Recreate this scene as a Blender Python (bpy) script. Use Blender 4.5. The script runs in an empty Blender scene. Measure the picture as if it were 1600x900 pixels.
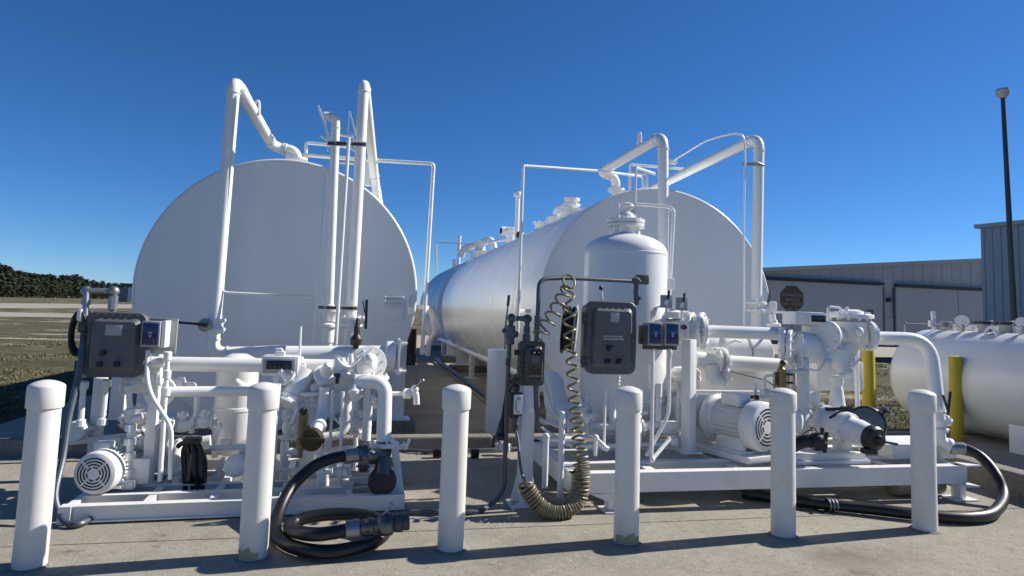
import bpy, bmesh, math, random
from mathutils import Vector, Matrix
V = Vector
S = bpy.context.scene
C = S.collection
random.seed(7)

# ------------------------------------------------------------------ camera
FPX, CYP, PITCH, ROLL, YAW, EYE = 1020.0, 396.0, .0890, .0344, .2170, 1.6
FW = V((math.sin(YAW)*math.cos(PITCH), math.cos(YAW)*math.cos(PITCH), math.sin(PITCH)))
R0 = V((math.cos(YAW), -math.sin(YAW), 0)); U0 = R0.cross(FW)
RT = R0*math.cos(ROLL)+U0*math.sin(ROLL); UP = -R0*math.sin(ROLL)+U0*math.cos(ROLL)
EYEP = V((0, 0, EYE))
cd = bpy.data.cameras.new('camera'); co = bpy.data.objects.new('camera', cd); C.objects.link(co)
co.matrix_world = Matrix(((RT.x, UP.x, -FW.x, 0), (RT.y, UP.y, -FW.y, 0), (RT.z, UP.z, -FW.z, EYE), (0, 0, 0, 1)))
cd.sensor_width = 36; cd.lens = FPX/1600*36; cd.shift_y = -(450-CYP)/1600
cd.clip_end = 20000; cd.clip_start = .05
S.camera = co

# ------------------------------------------------------------------ light
SUN_AZ = math.radians(84.8)      # from +Y (north) towards +X
SUN_EL = math.radians(36)
w = bpy.data.worlds.new('World'); S.world = w; w.use_nodes = True
nt = w.node_tree
sky = nt.nodes.new('ShaderNodeTexSky'); sky.sky_type = 'NISHITA'; sky.sun_disc = False
sky.sun_elevation = SUN_EL; sky.sun_rotation = SUN_AZ
sky.air_density = 1.0; sky.dust_density = .35; sky.ozone_density = 10; sky.altitude = 2500
hs_ = nt.nodes.new('ShaderNodeHueSaturation'); hs_.inputs['Saturation'].default_value = 1.09
nt.links.new(sky.outputs[0], hs_.inputs['Color']); nt.links.new(hs_.outputs[0], nt.nodes['Background'].inputs[0])
nt.nodes['Background'].inputs[1].default_value = .08
sd = bpy.data.lights.new('sun', 'SUN'); so = bpy.data.objects.new('sun', sd); C.objects.link(so)
sd.energy = 5.0; sd.angle = math.radians(.5); sd.color = (1, .95, .87)
sdir = V((math.sin(SUN_AZ)*math.cos(SUN_EL), math.cos(SUN_AZ)*math.cos(SUN_EL), math.sin(SUN_EL)))
so.rotation_euler = sdir.to_track_quat('Z', 'Y').to_euler(); so.location = (0, 0, 30)
S.view_settings.view_transform = 'Standard'; S.view_settings.look = 'None'
S.view_settings.exposure = .52; S.view_settings.gamma = 1
S.cycles.max_bounces = 6

# ------------------------------------------------------------------ survey helpers: points of the place at a known depth / height
def ray(x, y): return FW+RT*((x-800)/FPX)+UP*((CYP-y)/FPX)
def P(x, y, Y): d = ray(x, y); return EYEP+d*(Y/d.y)
def G(x, y, z=0): d = ray(x, y); return EYEP+d*((z-EYE)/d.z)
def PX(x, y, X): d = ray(x, y); return EYEP+d*(X/d.x)
def M(px, p): return px*(V(p)-EYEP).dot(FW)/FPX       # pixel length -> metres at p
X_, Y_, Z_ = V((1, 0, 0)), V((0, 1, 0)), V((0, 0, 1))

# ------------------------------------------------------------------ materials
def mat(name, col, rough=.5, metal=0, var=.0, vscale=6, bump=0, bscale=60, col2=None, spec=.5, coat=0, stretch=None):
    m = bpy.data.materials.new(name); m.use_nodes = True
    n = m.node_tree; b = n.nodes['Principled BSDF']
    b.inputs['Roughness'].default_value = rough; b.inputs['Metallic'].default_value = metal
    b.inputs['Specular IOR Level'].default_value = spec
    b.inputs['Coat Weight'].default_value = coat; b.inputs['Coat Roughness'].default_value = .15
    b.inputs['Base Color'].default_value = (*col, 1)
    tc = n.nodes.new('ShaderNodeTexCoord')
    if var or col2:
        no = n.nodes.new('ShaderNodeTexNoise'); no.inputs['Scale'].default_value = vscale; no.inputs['Detail'].default_value = 6
        no.inputs['Roughness'].default_value = .65
        if stretch:
            mp = n.nodes.new('ShaderNodeMapping'); mp.inputs['Scale'].default_value = stretch; n.links.new(tc.outputs['Object'], mp.inputs['Vector']); n.links.new(mp.outputs[0], no.inputs['Vector'])
        else: n.links.new(tc.outputs['Object'], no.inputs['Vector'])
        cr = n.nodes.new('ShaderNodeValToRGB'); cr.color_ramp.elements[0].position = .35; cr.color_ramp.elements[1].position = .68
        c2 = col2 or tuple(c*(1-var) for c in col)
        cr.color_ramp.elements[0].color = (*c2, 1); cr.color_ramp.elements[1].color = (*col, 1)
        n.links.new(no.outputs['Fac'], cr.inputs['Fac']); n.links.new(cr.outputs['Color'], b.inputs['Base Color'])
        ma = n.nodes.new('ShaderNodeMapRange'); ma.inputs['To Min'].default_value = min(1, rough+.12); ma.inputs['To Max'].default_value = max(0, rough-.06)
        n.links.new(no.outputs['Fac'], ma.inputs['Value']); n.links.new(ma.outputs['Result'], b.inputs['Roughness'])
    if bump:
        nb = n.nodes.new('ShaderNodeTexNoise'); nb.inputs['Scale'].default_value = bscale; nb.inputs['Detail'].default_value = 4
        n.links.new(tc.outputs['Object'], nb.inputs['Vector'])
        bp = n.nodes.new('ShaderNodeBump'); bp.inputs['Strength'].default_value = bump; bp.inputs['Distance'].default_value = .01
        n.links.new(nb.outputs['Fac'], bp.inputs['Height']); n.links.new(bp.outputs['Normal'], b.inputs['Normal'])
    return m

def ramp_mat(name, layers, rough=.9, bump=.4, bscale=40, stretch=(1, 1, 1), bdist=.02):
    """layers: list of (scale, lo, hi, colour) painted over one another by noise thresholds; first is the base colour"""
    m = bpy.data.materials.new(name); m.use_nodes = True
    n = m.node_tree; b = n.nodes['Principled BSDF']; b.inputs['Roughness'].default_value = rough
    b.inputs['Specular IOR Level'].default_value = .25
    tc = n.nodes.new('ShaderNodeTexCoord'); mp = n.nodes.new('ShaderNodeMapping'); mp.inputs['Scale'].default_value = stretch
    n.links.new(tc.outputs['Object'], mp.inputs['Vector'])
    cur = None
    for i, (sc, lo, hi, col) in enumerate(layers):
        if i == 0:
            rgb = n.nodes.new('ShaderNodeRGB'); rgb.outputs[0].default_value = (*col, 1); cur = rgb.outputs[0]; continue
        no = n.nodes.new('ShaderNodeTexNoise'); no.inputs['Scale'].default_value = sc; no.inputs['Detail'].default_value = 7
        no.inputs['Roughness'].default_value = .62
        mo = n.nodes.new('ShaderNodeMapping'); mo.inputs['Location'].default_value = (i*13.1, i*7.7, i*3.3)
        n.links.new(mp.outputs[0], mo.inputs['Vector']); n.links.new(mo.outputs[0], no.inputs['Vector'])
        mr = n.nodes.new('ShaderNodeMapRange'); mr.inputs['From Min'].default_value = lo; mr.inputs['From Max'].default_value = hi
        n.links.new(no.outputs['Fac'], mr.inputs['Value'])
        mx = n.nodes.new('ShaderNodeMix'); mx.data_type = 'RGBA'
        n.links.new(mr.outputs[0], mx.inputs['Factor']); n.links.new(cur, mx.inputs[6]); mx.inputs[7].default_value = (*col, 1)
        cur = mx.outputs[2]
    n.links.new(cur, b.inputs['Base Color'])
    if bump:
        nb = n.nodes.new('ShaderNodeTexNoise'); nb.inputs['Scale'].default_value = bscale; nb.inputs['Detail'].default_value = 6
        nb.inputs['Roughness'].default_value = .7
        n.links.new(tc.outputs['Object'], nb.inputs['Vector'])
        bp = n.nodes.new('ShaderNodeBump'); bp.inputs['Strength'].default_value = bump; bp.inputs['Distance'].default_value = bdist
        n.links.new(nb.outputs['Fac'], bp.inputs['Height']); n.links.new(bp.outputs['Normal'], b.inputs['Normal'])
    return m

WH = mat('white_pipe_paint', (.82, .82, .79), .3, col2=(.78, .775, .74), vscale=4.5, bump=.12, bscale=45)
WT = mat('white_tank_paint', (.79, .79, .77), .22, var=.04, vscale=3.2, bump=.04, bscale=7, stretch=(1, .5, .16))
WS = mat('white_skid_paint', (.79, .79, .77), .38, col2=(.70, .685, .64), vscale=4, bump=.15, bscale=40)
WB = mat('white_bollard_sleeve', (.72, .71, .665), .45, var=.10, vscale=7, bump=.16, bscale=220)
YST = mat('yellowed_stain', (.47, .41, .22), .8, var=.35, vscale=14)
GE = mat('grey_enclosure_paint', (.115, .12, .125), .42, var=.15, vscale=12, bump=.25, bscale=160)
GD = mat('dark_grey_paint', (.06, .064, .066), .45, var=.2, vscale=14)
GM = mat('galvanised_metal', (.36, .37, .38), .38, metal=.75, var=.3, vscale=20)
GC = mat('grey_conduit', (.10, .12, .14), .4, metal=.3, var=.25, vscale=18)
GL = mat('pale_grey_plate', (.38, .38, .37), .55, var=.1)
CAST = mat('cast_aluminium', (.17, .175, .18), .33, metal=.8, var=.3, vscale=30)
JB = mat('brown_grey_cast_box', (.075, .07, .06), .45, var=.3, vscale=20, bump=.3, bscale=120)
BK = mat('black_rubber', (.012, .012, .013), .38, var=.3, vscale=25, bump=.08, bscale=90)
BP = mat('black_plastic', (.016, .016, .017), .42)
BLK = mat('black_display_glass', (.008, .009, .011), .12)
BR = mat('aged_brass', (.30, .22, .09), .42, metal=.6, var=.4, vscale=25)
DBR = mat('dark_bronze', (.07, .055, .03), .45, metal=.4, var=.4, vscale=25)
YE = mat('yellow_sleeve', (.64, .46, .022), .55, var=.12, vscale=9)
YED = mat('yellow_dimple', (.50, .36, .02), .6)
SCR = mat('blue_screen', (.012, .03, .11), .15)
ICON = mat('screen_icon_blue', (.35, .55, .85), .4)
DIG = mat('dim_digit', (.10, .11, .12), .5)
TAN = mat('olive_coil_cord', (.21, .18, .10), .42, var=.2, vscale=30)
LET = mat('pale_lettering', (.42, .40, .34), .6)
GOLD = mat('dull_gold_lettering', (.22, .17, .07), .5)
HANG = mat('hangar_sheet_metal', (.37, .378, .385), .6, var=.06, vscale=.25)
HDOOR = mat('hangar_door_metal', (.37, .378, .39), .6, var=.05, vscale=.4)
SHED = mat('blue_grey_sheet_metal', (.31, .345, .38), .55, var=.08, vscale=.8)
DKT = mat('dark_trim', (.02, .024, .03), .5)
OCT = mat('faded_dark_red_sign', (.19, .10, .045), .6, var=.2, vscale=9)
DIAL = mat('dial_face', (.72, .72, .70), .3)
TSD = mat('sky_tinted_white', (.42, .52, .66), .3, var=.05, vscale=1)  # sky reflection tinted into the far white tank; drum lid shares it
CABG = mat('dark_cab_glass', (.02, .025, .03), .2)
BLDG = mat('pale_render', (.55, .56, .55), .8)
ROPE = mat('weathered_rope', (.33, .28, .2), .9, var=.3, vscale=40)

CON = ramp_mat('concrete', [(0, 0, 0, (.34, .310, .245)), (1.1, .42, .70, (.255, .228, .175)), (5, .5, .75, (.37, .345, .285)),
                            (17, .50, .68, (.245, .228, .185)), (26, .55, .70, (.40, .375, .315)), (60, .52, .72, (.22, .20, .165)), (140, .56, .74, (.43, .41, .36)), (.55, .57, .70, (.19, .172, .138)), (2.6, .64, .71, (.14, .126, .102))], .88, .55, 70)
CONB = ramp_mat('basin_concrete', [(0, 0, 0, (.42, .36, .27)), (.9, .4, .7, (.30, .25, .18)), (3, .5, .75, (.45, .40, .31)), (40, .5, .7, (.34, .29, .21))], .9, .5, 50, (.35, 1.6, 1))
KERB = ramp_mat('kerb_concrete', [(0, 0, 0, (.27, .25, .21)), (2, .4, .7, (.17, .157, .13)), (30, .45, .7, (.33, .31, .265)), (90, .5, .7, (.17, .155, .13))], .92, .9, 55)
GRASS = ramp_mat('dry_grass', [(0, 0, 0, (.075, .072, .034)), (.22, .40, .62, (.105, .09, .048)), (.55, .44, .62, (.060, .062, .026)),
                               (1.6, .48, .7, (.15, .13, .07)), (.5, .57, .63, (.40, .355, .27)), (1.9, .62, .68, (.34, .30, .225)), (7, .5, .75, (.055, .052, .025))], .95, 1.0, 9, (.45, 1, 1), .08)
TAXI = ramp_mat('taxiway_concrete', [(0, 0, 0, (.33, .31, .25)), (.05, .4, .7, (.26, .24, .19)), (.3, .5, .7, (.36, .335, .28))], .9, 0)
PINE = ramp_mat('pine_needles', [(0, 0, 0, (.030, .040, .020)), (.12, .4, .65, (.044, .050, .026)), (2.5, .5, .7, (.022, .030, .016))], .9, 0)
BARK = mat('bark', (.075, .06, .045), .9, var=.3)
BLADE = mat('dry_grass_blades', (.20, .18, .085), .9, var=.5, vscale=2)

# ------------------------------------------------------------------ mesh helpers
def basis(d):
    d = V(d).normalized(); a = Z_ if abs(d.z) < .9 else X_
    u = a.cross(d).normalized(); return u, d.cross(u), d

class MB:
    def __init__(s): s.v = []; s.f = []
    def ring(s, c, u, v, r, n, ph=0):
        i = len(s.v)
        for k in range(n):
            a = 2*math.pi*k/n+ph; s.v.append(c+u*(r*math.cos(a))+v*(r*math.sin(a)))
        return i
    def bridge(s, i, j, n):
        for k in range(n): s.f.append((i+k, i+(k+1) % n, j+(k+1) % n, j+k))
    def lathe(s, p, d, prof, n=20, ph=0, close=True):
        p = V(p); u, v, d = basis(d); prev = None
        for t, r in prof:
            i = s.ring(p+d*t, u, v, max(r, 1e-5), n, ph)
            if prev is not None: s.bridge(prev, i, n)
            elif close: s.f.append(tuple(reversed(range(i, i+n))))
            prev = i
        if close: s.f.append(tuple(range(prev, prev+n)))
        return s
    def cyl(s, a, b, r, n=16, bev=0):
        a, b = V(a), V(b); L = (b-a).length
        if bev: return s.lathe(a, b-a, [(0, r-bev), (bev, r), (L-bev, r), (L, r-bev)], n)
        return s.lathe(a, b-a, [(0, r), (L, r)], n)
    def tube(s, pts, r, n=14, fil=0, close=True):
        pts = fillet([V(p) for p in pts], fil) if fil else [V(p) for p in pts]
        q = [pts[0]]
        for p in pts[1:]:
            if (p-q[-1]).length > 1e-4: q.append(p)
        pts = q; m = len(pts)
        T = [((pts[min(i+1, m-1)]-pts[i]).normalized()+(pts[i]-pts[max(i-1, 0)]).normalized()).normalized() if 0 < i < m-1 else
             (pts[1]-pts[0] if i == 0 else pts[-1]-pts[-2]).normalized() for i in range(m)]
        u, v, _ = basis(T[0]); prev = None
        for i in range(m):
            if i:
                q = T[i-1].rotation_difference(T[i]); u = q @ u; v = q @ v
            rr = r(i/(m-1)) if callable(r) else r
            k = s.ring(pts[i], u, v, rr, n)
            if prev is not None: s.bridge(prev, k, n)
            elif close: s.f.append(tuple(reversed(range(k, k+n))))
            prev = k
        if close: s.f.append(tuple(range(prev, prev+n)))
        return s
    def ball(s, c, r, n=14, sq=1.0, d=Z_):
        m = n//2
        return s.lathe(V(c)-V(d).normalized()*r*sq, d, [(r*sq*(1-math.cos(math.pi*k/m)), r*math.sin(math.pi*k/m)) for k in range(m+1)], n, close=False)
    def box(s, c, size, rot=None, bev=.0):
        bm = bmesh.new(); bmesh.ops.create_cube(bm, size=1)
        for v in bm.verts: v.co = V((v.co.x*size[0], v.co.y*size[1], v.co.z*size[2]))
        if bev: bmesh.ops.bevel(bm, geom=list(bm.edges), offset=bev, segments=2, profile=.6, affect='EDGES')
        i = len(s.v); bm.verts.index_update()
        for v in bm.verts: s.v.append(V(c)+(rot @ v.co if rot else v.co))
        for f in bm.faces: s.f.append(tuple(i+v.index for v in f.verts))
        bm.free(); return s
    def beam(s, a, b, wdt, hgt, up=Z_, bev=.004):
        a, b = V(a), V(b); d = b-a; x = d.normalized(); y = V(up).cross(x).normalized(); z = x.cross(y)
        return s.box((a+b)/2, (d.length, wdt, hgt), Matrix((x, y, z)).transposed(), bev)
    def prism(s, poly, d, bev=0):
        """poly: planar outline (list of points); extruded by vector d, with optional bevel of the far face"""
        d = V(d); n = len(poly); poly = [V(p) for p in poly]; c = sum(poly, V())/n
        def rg(off, k): i = len(s.v); s.v.extend(p+(c-p).normalized()*k+off for p in poly); return i
        a = rg(V(), 0); s.f.append(tuple(reversed(range(a, a+n))))
        if bev:
            b = rg(d*(1-min(.9, bev/d.length)), 0); s.bridge(a, b, n); c2 = rg(d, bev); s.bridge(b, c2, n); b = c2
        else: b = rg(d, 0); s.bridge(a, b, n)
        s.f.append(tuple(range(b, b+n))); return s
    def bolts(s, p, d, R, n, br=.009, h=.016, ph=.2):
        u, v, d = basis(d)
        for k in range(n):
            a = 2*math.pi*k/n+ph; q = V(p)+u*R*math.cos(a)+v*R*math.sin(a)
            s.lathe(q-d*h*.2, d, [(0, br), (h, br), (h, br*.55), (h*1.8, br*.55)], 6)
        return s
    def flange(s, p, d, r, t=.022, nb=8, br=.009):
        p = V(p); d = V(d).normalized()
        s.lathe(p-d*t/2, d, [(0, r-.003), (.003, r), (t-.003, r), (t, r-.003)], 24)
        if nb: s.bolts(p+d*t/2, d, r*.82, nb, br); s.bolts(p-d*t/2, -d, r*.82, nb, br)
        return s
    def valve(s, p, ax, up, r):
        """flanged valve body with a bolted bonnet"""
        p = V(p); ax = V(ax).normalized(); up = V(up).normalized()
        s.lathe(p-ax*r*1.9, ax, [(0, r*.8), (r*.5, r*.85), (r*1.0, r*1.15), (r*1.9, r*1.3), (r*2.8, r*1.15), (r*3.3, r*.85), (r*3.8, r*.8)], 18)
        s.flange(p-ax*r*1.9, ax, r*1.55, r*.36, 8, r*.13); s.flange(p+ax*r*1.9, ax, r*1.55, r*.36, 8, r*.13)
        s.lathe(p+up*r*.8, up, [(0, r*.8), (r*.7, r*.75), (r*.72, r*1.15), (r*1.0, r*1.15), (r*1.1, r*.7), (r*1.5, r*.45), (r*1.9, r*.3)], 16)
        s.bolts(p+up*r*1.8, up, r*.95, 6, r*.12)
        return s
    def mesh(s, name, base):
        me = bpy.data.meshes.new(name); base = V(base)
        me.from_pydata([v-base for v in s.v], [], s.f); me.validate()
        bm = bmesh.new(); bm.from_mesh(me); bmesh.ops.recalc_face_normals(bm, faces=bm.faces); bm.to_mesh(me); bm.free()
        return me

def fillet(pts, rad, n=7):
    out = [pts[0]]
    for i in range(1, len(pts)-1):
        a, b, c = pts[i-1], pts[i], pts[i+1]; d1 = (a-b); d2 = (c-b)
        l = min(rad, d1.length*.48, d2.length*.48); p = b+d1.normalized()*l; q = b+d2.normalized()*l
        for k in range(n+1):
            t = k/n; out.append(p*(1-t)**2+b*2*t*(1-t)+q*t*t)
    out.append(pts[-1]); return out

def spline(pts, n=10):
    pts = [V(p) for p in pts]; out = []
    for i in range(len(pts)-1):
        p0 = pts[max(i-1, 0)]; p1 = pts[i]; p2 = pts[i+1]; p3 = pts[min(i+2, len(pts)-1)]
        for k in range(n):
            t = k/n
            out.append(.5*((2*p1)+(p2-p0)*t+(2*p0-5*p1+4*p2-p3)*t*t+(-p0+3*p1-3*p2+p3)*t**3))
    out.append(pts[-1]); return out

def fin(o, m, smooth=35):
    o.data.materials.append(m)
    if smooth:
        o.data.polygons.foreach_set('use_smooth', [True]*len(o.data.polygons)); o.data.set_sharp_from_angle(angle=math.radians(smooth))
    return o
def tag(o, label=None, cat=None, group=None, kind=None):
    if label: o['label'] = label
    if cat: o['category'] = cat
    if group: o['group'] = group
    if kind: o['kind'] = kind
    return o
def T(name, label, cat, base, group=None):
    o = bpy.data.objects.new(name, None); C.objects.link(o); o.location = V(base); o.empty_display_size = .1
    return tag(o, label, cat, group)
def wl(o):
    p = V(o.location)
    while o.parent: o = o.parent; p = p+V(o.location)
    return p
def part(par, name, mb, m, label=None, smooth=35, kind=None):
    o = bpy.data.objects.new(name, mb.mesh(name, wl(par))); C.objects.link(o); o.parent = par; fin(o, m, smooth)
    return tag(o, label, kind=kind)
def one(name, label, cat, mb, m, base=None, group=None, smooth=35):
    if base is None:
        n = len(mb.v); c = sum(mb.v, V())/n; base = V((c.x, c.y, min(v.z for v in mb.v)))
    o = bpy.data.objects.new(name, mb.mesh(name, base)); C.objects.link(o); o.location = base; fin(o, m, smooth)
    return tag(o, label, cat, group)
def struct(name, mb, m, kind='structure', base=(0, 0, 0), smooth=0):
    o = bpy.data.objects.new(name, mb.mesh(name, base)); C.objects.link(o); o.location = base; fin(o, m, smooth); o['kind'] = kind
    return o
def clone(root, loc, label, rz=0):
    r = root.copy(); C.objects.link(r); r.location = V(loc); r.rotation_euler = (0, 0, rz); r['label'] = label
    for ch in root.children:
        c = ch.copy(); C.objects.link(c); c.parent = r
        for g in ch.children:
            d = g.copy(); C.objects.link(d); d.parent = c
    return r
def text(par, name, s, p, size, m, xdir=X_, up=Z_, ext=.001, align='CENTER'):
    cu = bpy.data.curves.new('t', 'FONT'); cu.body = s; cu.size = size; cu.align_x = align; cu.align_y = 'CENTER'; cu.extrude = ext; cu.resolution_u = 2
    ob = bpy.data.objects.new('t', cu); C.objects.link(ob)
    me = bpy.data.meshes.new_from_object(ob.evaluated_get(bpy.context.evaluated_depsgraph_get()))
    bpy.data.objects.remove(ob); bpy.data.curves.remove(cu)
    x = V(xdir).normalized(); z = x.cross(V(up)).normalized(); y = z.cross(x)
    me.transform(Matrix.Translation(V(p)-wl(par)) @ Matrix((x, y, z)).transposed().to_4x4())
    o = bpy.data.objects.new(name, me); C.objects.link(o); o.parent = par; me.materials.append(m); return o
def rrect(c, w_, h_, r, xd=X_, zd=Z_, n=6):
    out = []
    for sx, sz, a0 in ((1, 1, 0), (-1, 1, 90), (-1, -1, 180), (1, -1, 270)):
        for k in range(n+1):
            a = math.radians(a0+90*k/n)
            out.append(V(c)+xd*(sx*(w_/2-r)+r*math.cos(a))+zd*(sz*(h_/2-r)+r*math.sin(a)))
    return out

# ================================================================== SETTING
g = MB(); s_ = 6000
g.v = [V((-s_, -200, -.06)), V((s_, -200, -.06)), V((s_, s_, -.06)), (V((-s_, s_, -.06)))]; g.f = [(0, 1, 2, 3)]
struct('ground', g, GRASS)
def sheet(name, pts, z, m):
    q = MB(); q.v = [V((p.x, p.y, z)) for p in pts]; q.f = [tuple(range(len(pts)))]
    return struct(name, q, m)
def band(name, y0a, y0b, y1a, y1b, z, m, xa=-600, xb=260):
    """a paved strip crossing the field behind, given by its picture rows at the left edge (a) and at x = 200 (b)"""
    A, B = G(0, y0a, z), G(200, y0b, z); Cc, D = G(0, y1a, z), G(200, y1b, z)
    def ext(p, q, e): return p+(q-p)*e
    return sheet(name, [ext(Cc, D, -1.2), ext(Cc, D, 3), ext(A, B, 3), ext(A, B, -1.2)], z, m)
band('taxiway', 473.5, 475.5, 481.5, 481.8, -.03, TAXI)
band('runway', 462.2, 468.0, 463.6, 469.2, -.025, TAXI)
band('service_path', 487.5, 491.5, 494.5, 497.5, -.035, TAXI)

# apron of poured slabs with recessed joints
ap = MB(); ap.box((1.5, 2.5, -.09), (13.6, 10.9, .05)); apron = struct('concrete_apron', ap, CON)
for x0, x1, y0, y1 in ((-5.2, 8.2, -3, 4.888), (-5.2, 6.15, 4.9, 7.52)):
    q = MB(); q.box(((x0+x1)/2, (y0+y1)/2, -.03), (x1-x0, y1-y0, .06), bev=.006)
    part(apron, 'slab', q, CON, smooth=0)
BAS = -.03
ba = MB(); ba.box((.9, 24, BAS-.15), (10.6, 33, .3)); struct('containment_basin', ba, CONB)
# kerbs
random.seed(3)
kb = T('concrete_kerb', 'low weathered concrete kerb running in front of the two large tanks', 'kerb', (0, 7.6, 0))
x = -4.4
while x < 6.0:
    L = 1.48; q = MB(); q.box((x+L/2, 7.62, .03), (L-.014, .19, .27), bev=.022); part(kb, 'kerb_block', q, KERB, smooth=0); x += L
k2 = T('concrete_kerb', 'right hand concrete kerb with bright top edge beside the curving black hose', 'kerb', (6.3, 6, 0))
y = 4.75
while y < 7.4:
    q = MB(); q.box((6.27, y+.66, .02), (.22, 1.31, .42), bev=.018); part(k2, 'kerb_block', q, KERB, smooth=0); y += 1.325
dk = MB(); dk.box((9.3, 6.55, -.02), (5.8, 3.7, .09), bev=.01); struct('tank_pad', dk, CON)

# ------------------------------------------------------------------ far trees
random.seed(11)
def pine_meshes(k):
    rnd = random.Random(k); h = 16.5+rnd.random()*2; cr = MB(); tr = MB()
    tr.lathe((0, 0, 0), (rnd.uniform(-.02, .02), 0, 1), [(0, .28), (h*.5, .2), (h*.92, .06)], 7)
    for i in range(5):
        z = h*(.4+.1*i); a = rnd.random()*6.28; tr.tube([(0, 0, z), (math.cos(a)*1.6, math.sin(a)*1.6, z+.8)], lambda t: .09-.06*t, 5)
    for i in range(110):
        t = rnd.random()**.8; z = h*(.10+.88*t); R = (3.0 if t < .55 else 3.0*(1-(t-.55)*1.5))*rnd.uniform(.35, 1.0)+.25
        a = rnd.random()*6.28; c = V((math.cos(a)*R*.85, math.sin(a)*R*.85, z))
        for j in range(8):
            d = V((rnd.gauss(0, 1), rnd.gauss(0, 1), rnd.gauss(0, .6))).normalized(); p = c+d*rnd.uniform(.1, .95)
            n1 = (V((p.x, p.y, (p.z-h*.45)*.5))+V((rnd.gauss(0, 1), rnd.gauss(0, 1), rnd.gauss(0, 1)))*1.1).normalized(); u, v, _ = basis(n1); s = rnd.uniform(.4, .85)
            i0 = len(cr.v); cr.v += [p-u*s, p+v*s*.6, p+u*s, p-v*s*.6]; cr.f.append((i0, i0+1, i0+2, i0+3))
    return tr, cr
protos = []
def skyline(px):
    K = [(-140, 405), (0, 413), (40, 424), (85, 430), (110, 428), (140, 438), (195, 443), (320, 447)]
    for (x0, y0), (x1, y1) in zip(K, K[1:]):
        if px <= x1: return y0+(y1-y0)*(px-x0)/(x1-x0)
    return 447
kinds = ['dark evergreen pine in the tree line beyond the taxiway']
n = 0
for row in range(3):
    px = -135+row*3
    while px < 300:
        D = 400+max(0, px)*1.7+row*14+random.uniform(-5, 5)
        g_ = ray(px, 462); loc = V((g_.x/g_.y*D, D, -.1))
        if n < 5:
            t = T('pine_tree', kinds[0], 'tree', loc, 'pines of the far tree line'); a_, b_ = pine_meshes(n); a_.v = [v+loc for v in a_.v]; b_.v = [v+loc for v in b_.v]
            part(t, 'trunk', a_, BARK); part(t, 'crown', b_, PINE, smooth=0); protos.append(t)
        else: t = clone(protos[n % 5], loc, kinds[0], random.random()*6.28)
        hor = 460+.034*px; h = (hor-skyline(px))*(D/1.01)/1020+1.6
        sc = h/19.6*random.uniform(.88, 1.04); t.scale = (sc*1.25, sc*1.25, sc); n += 1
        px += random.uniform(7.5, 11)
sh = MB()
for k in range(5200):   # undergrowth closing the foot of the wood
    px = random.uniform(-130, 300); D = 402+max(0, px)*1.7+random.uniform(0, 45); r_ = ray(px, 462)
    c = V((r_.x/r_.y*D, D, random.uniform(0, 7.5))); s = random.uniform(.5, 1.3); u, v, _ = basis(V((random.gauss(0, 1), random.gauss(0, 1), random.gauss(0, 1))))
    i0 = len(sh.v); sh.v += [c-u*s, c+v*s*.7, c+u*s, c-v*s*.7]; sh.f.append((i0, i0+1, i0+2, i0+3))
struct('undergrowth', sh, PINE, 'stuff')

# small control building far left
b0 = G(201, 466.5, 0); D = 330; r_ = ray(196, 466); b0 = V((r_.x/r_.y*D, D, -.05)); k = D/1020
t = T('control_tower', 'small distant airfield building with a dark glazed cab on top, left of the big tank', 'building', b0)
q = MB(); q.box(b0+V((-1.2, 3, 3.2)), (3.8, 5, 6.4)); part(t, 'body', q, mat('tower_grey', (.16, .17, .18), .7), smooth=0)
q = MB(); q.box(b0+V((1.6, 2.5, 3.6)), (1.8, 4, 7.2)); part(t, 'stair_core', q, BLDG, smooth=0)
q = MB(); q.box(b0+V((.2, 3, 7.5)), (4.4, 5.2, 1.5)); part(t, 'cab', q, CABG, smooth=0)
q = MB(); q.box(b0+V((.2, 3, 8.4)), (4.9, 5.8, .3)); part(t, 'roof', q, DKT, smooth=0)

# ------------------------------------------------------------------ hangar on the right
YH = G(1400, 541, 0).y
def hw(px, py): return P(px, py, YH)
L0, R0_ = hw(1192, 421), hw(1537, 406)
sl = (R0_.z-L0.z)/(R0_.x-L0.x)
xa, xb = L0.x-9, R0_.x+14                       # left corner (behind the tank) and roof ridge
za, zb_ = L0.z-sl*9, R0_.z+sl*14
hg = T('hangar', 'long grey metal aircraft hangar with two wide sliding doors behind the stop sign', 'hangar', (xa, YH, -.05))
xc_ = 2*xb-xa
q = MB(); q.prism([V((xa, YH, -.05)), V((xc_, YH, -.05)), V((xc_, YH, za)), V((xb, YH, zb_)), V((xa, YH, za))], Y_*34); part(hg, 'wall', q, HANG, smooth=0)
for s0, s1_ in (((xa-.4, za-.03), (xb, zb_)), ((xb, zb_), (xc_+.4, za-.03))):
    q = MB(); q.prism([V((s0[0], YH-.35, s0[1]-.16)), V((s1_[0], YH-.35, s1_[1]-.16)), V((s1_[0], YH-.35, s1_[1]+.12)), V((s0[0], YH-.35, s0[1]+.12))], Y_*34.7); part(hg, 'roof', q, HANG, smooth=0)
k = 0; x = xa+.3
while x < xc_:
    zt_ = za+sl*(min(x, 2*xb-x)-xa)-.2; zb2 = hw(1378, 445).z+.30
    q = MB(); q.box((x, YH-.012, (zt_+zb2)/2), (.03, .03, zt_-zb2)); part(hg, 'wall_rib', q, HANG, smooth=0); x += .9
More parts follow.
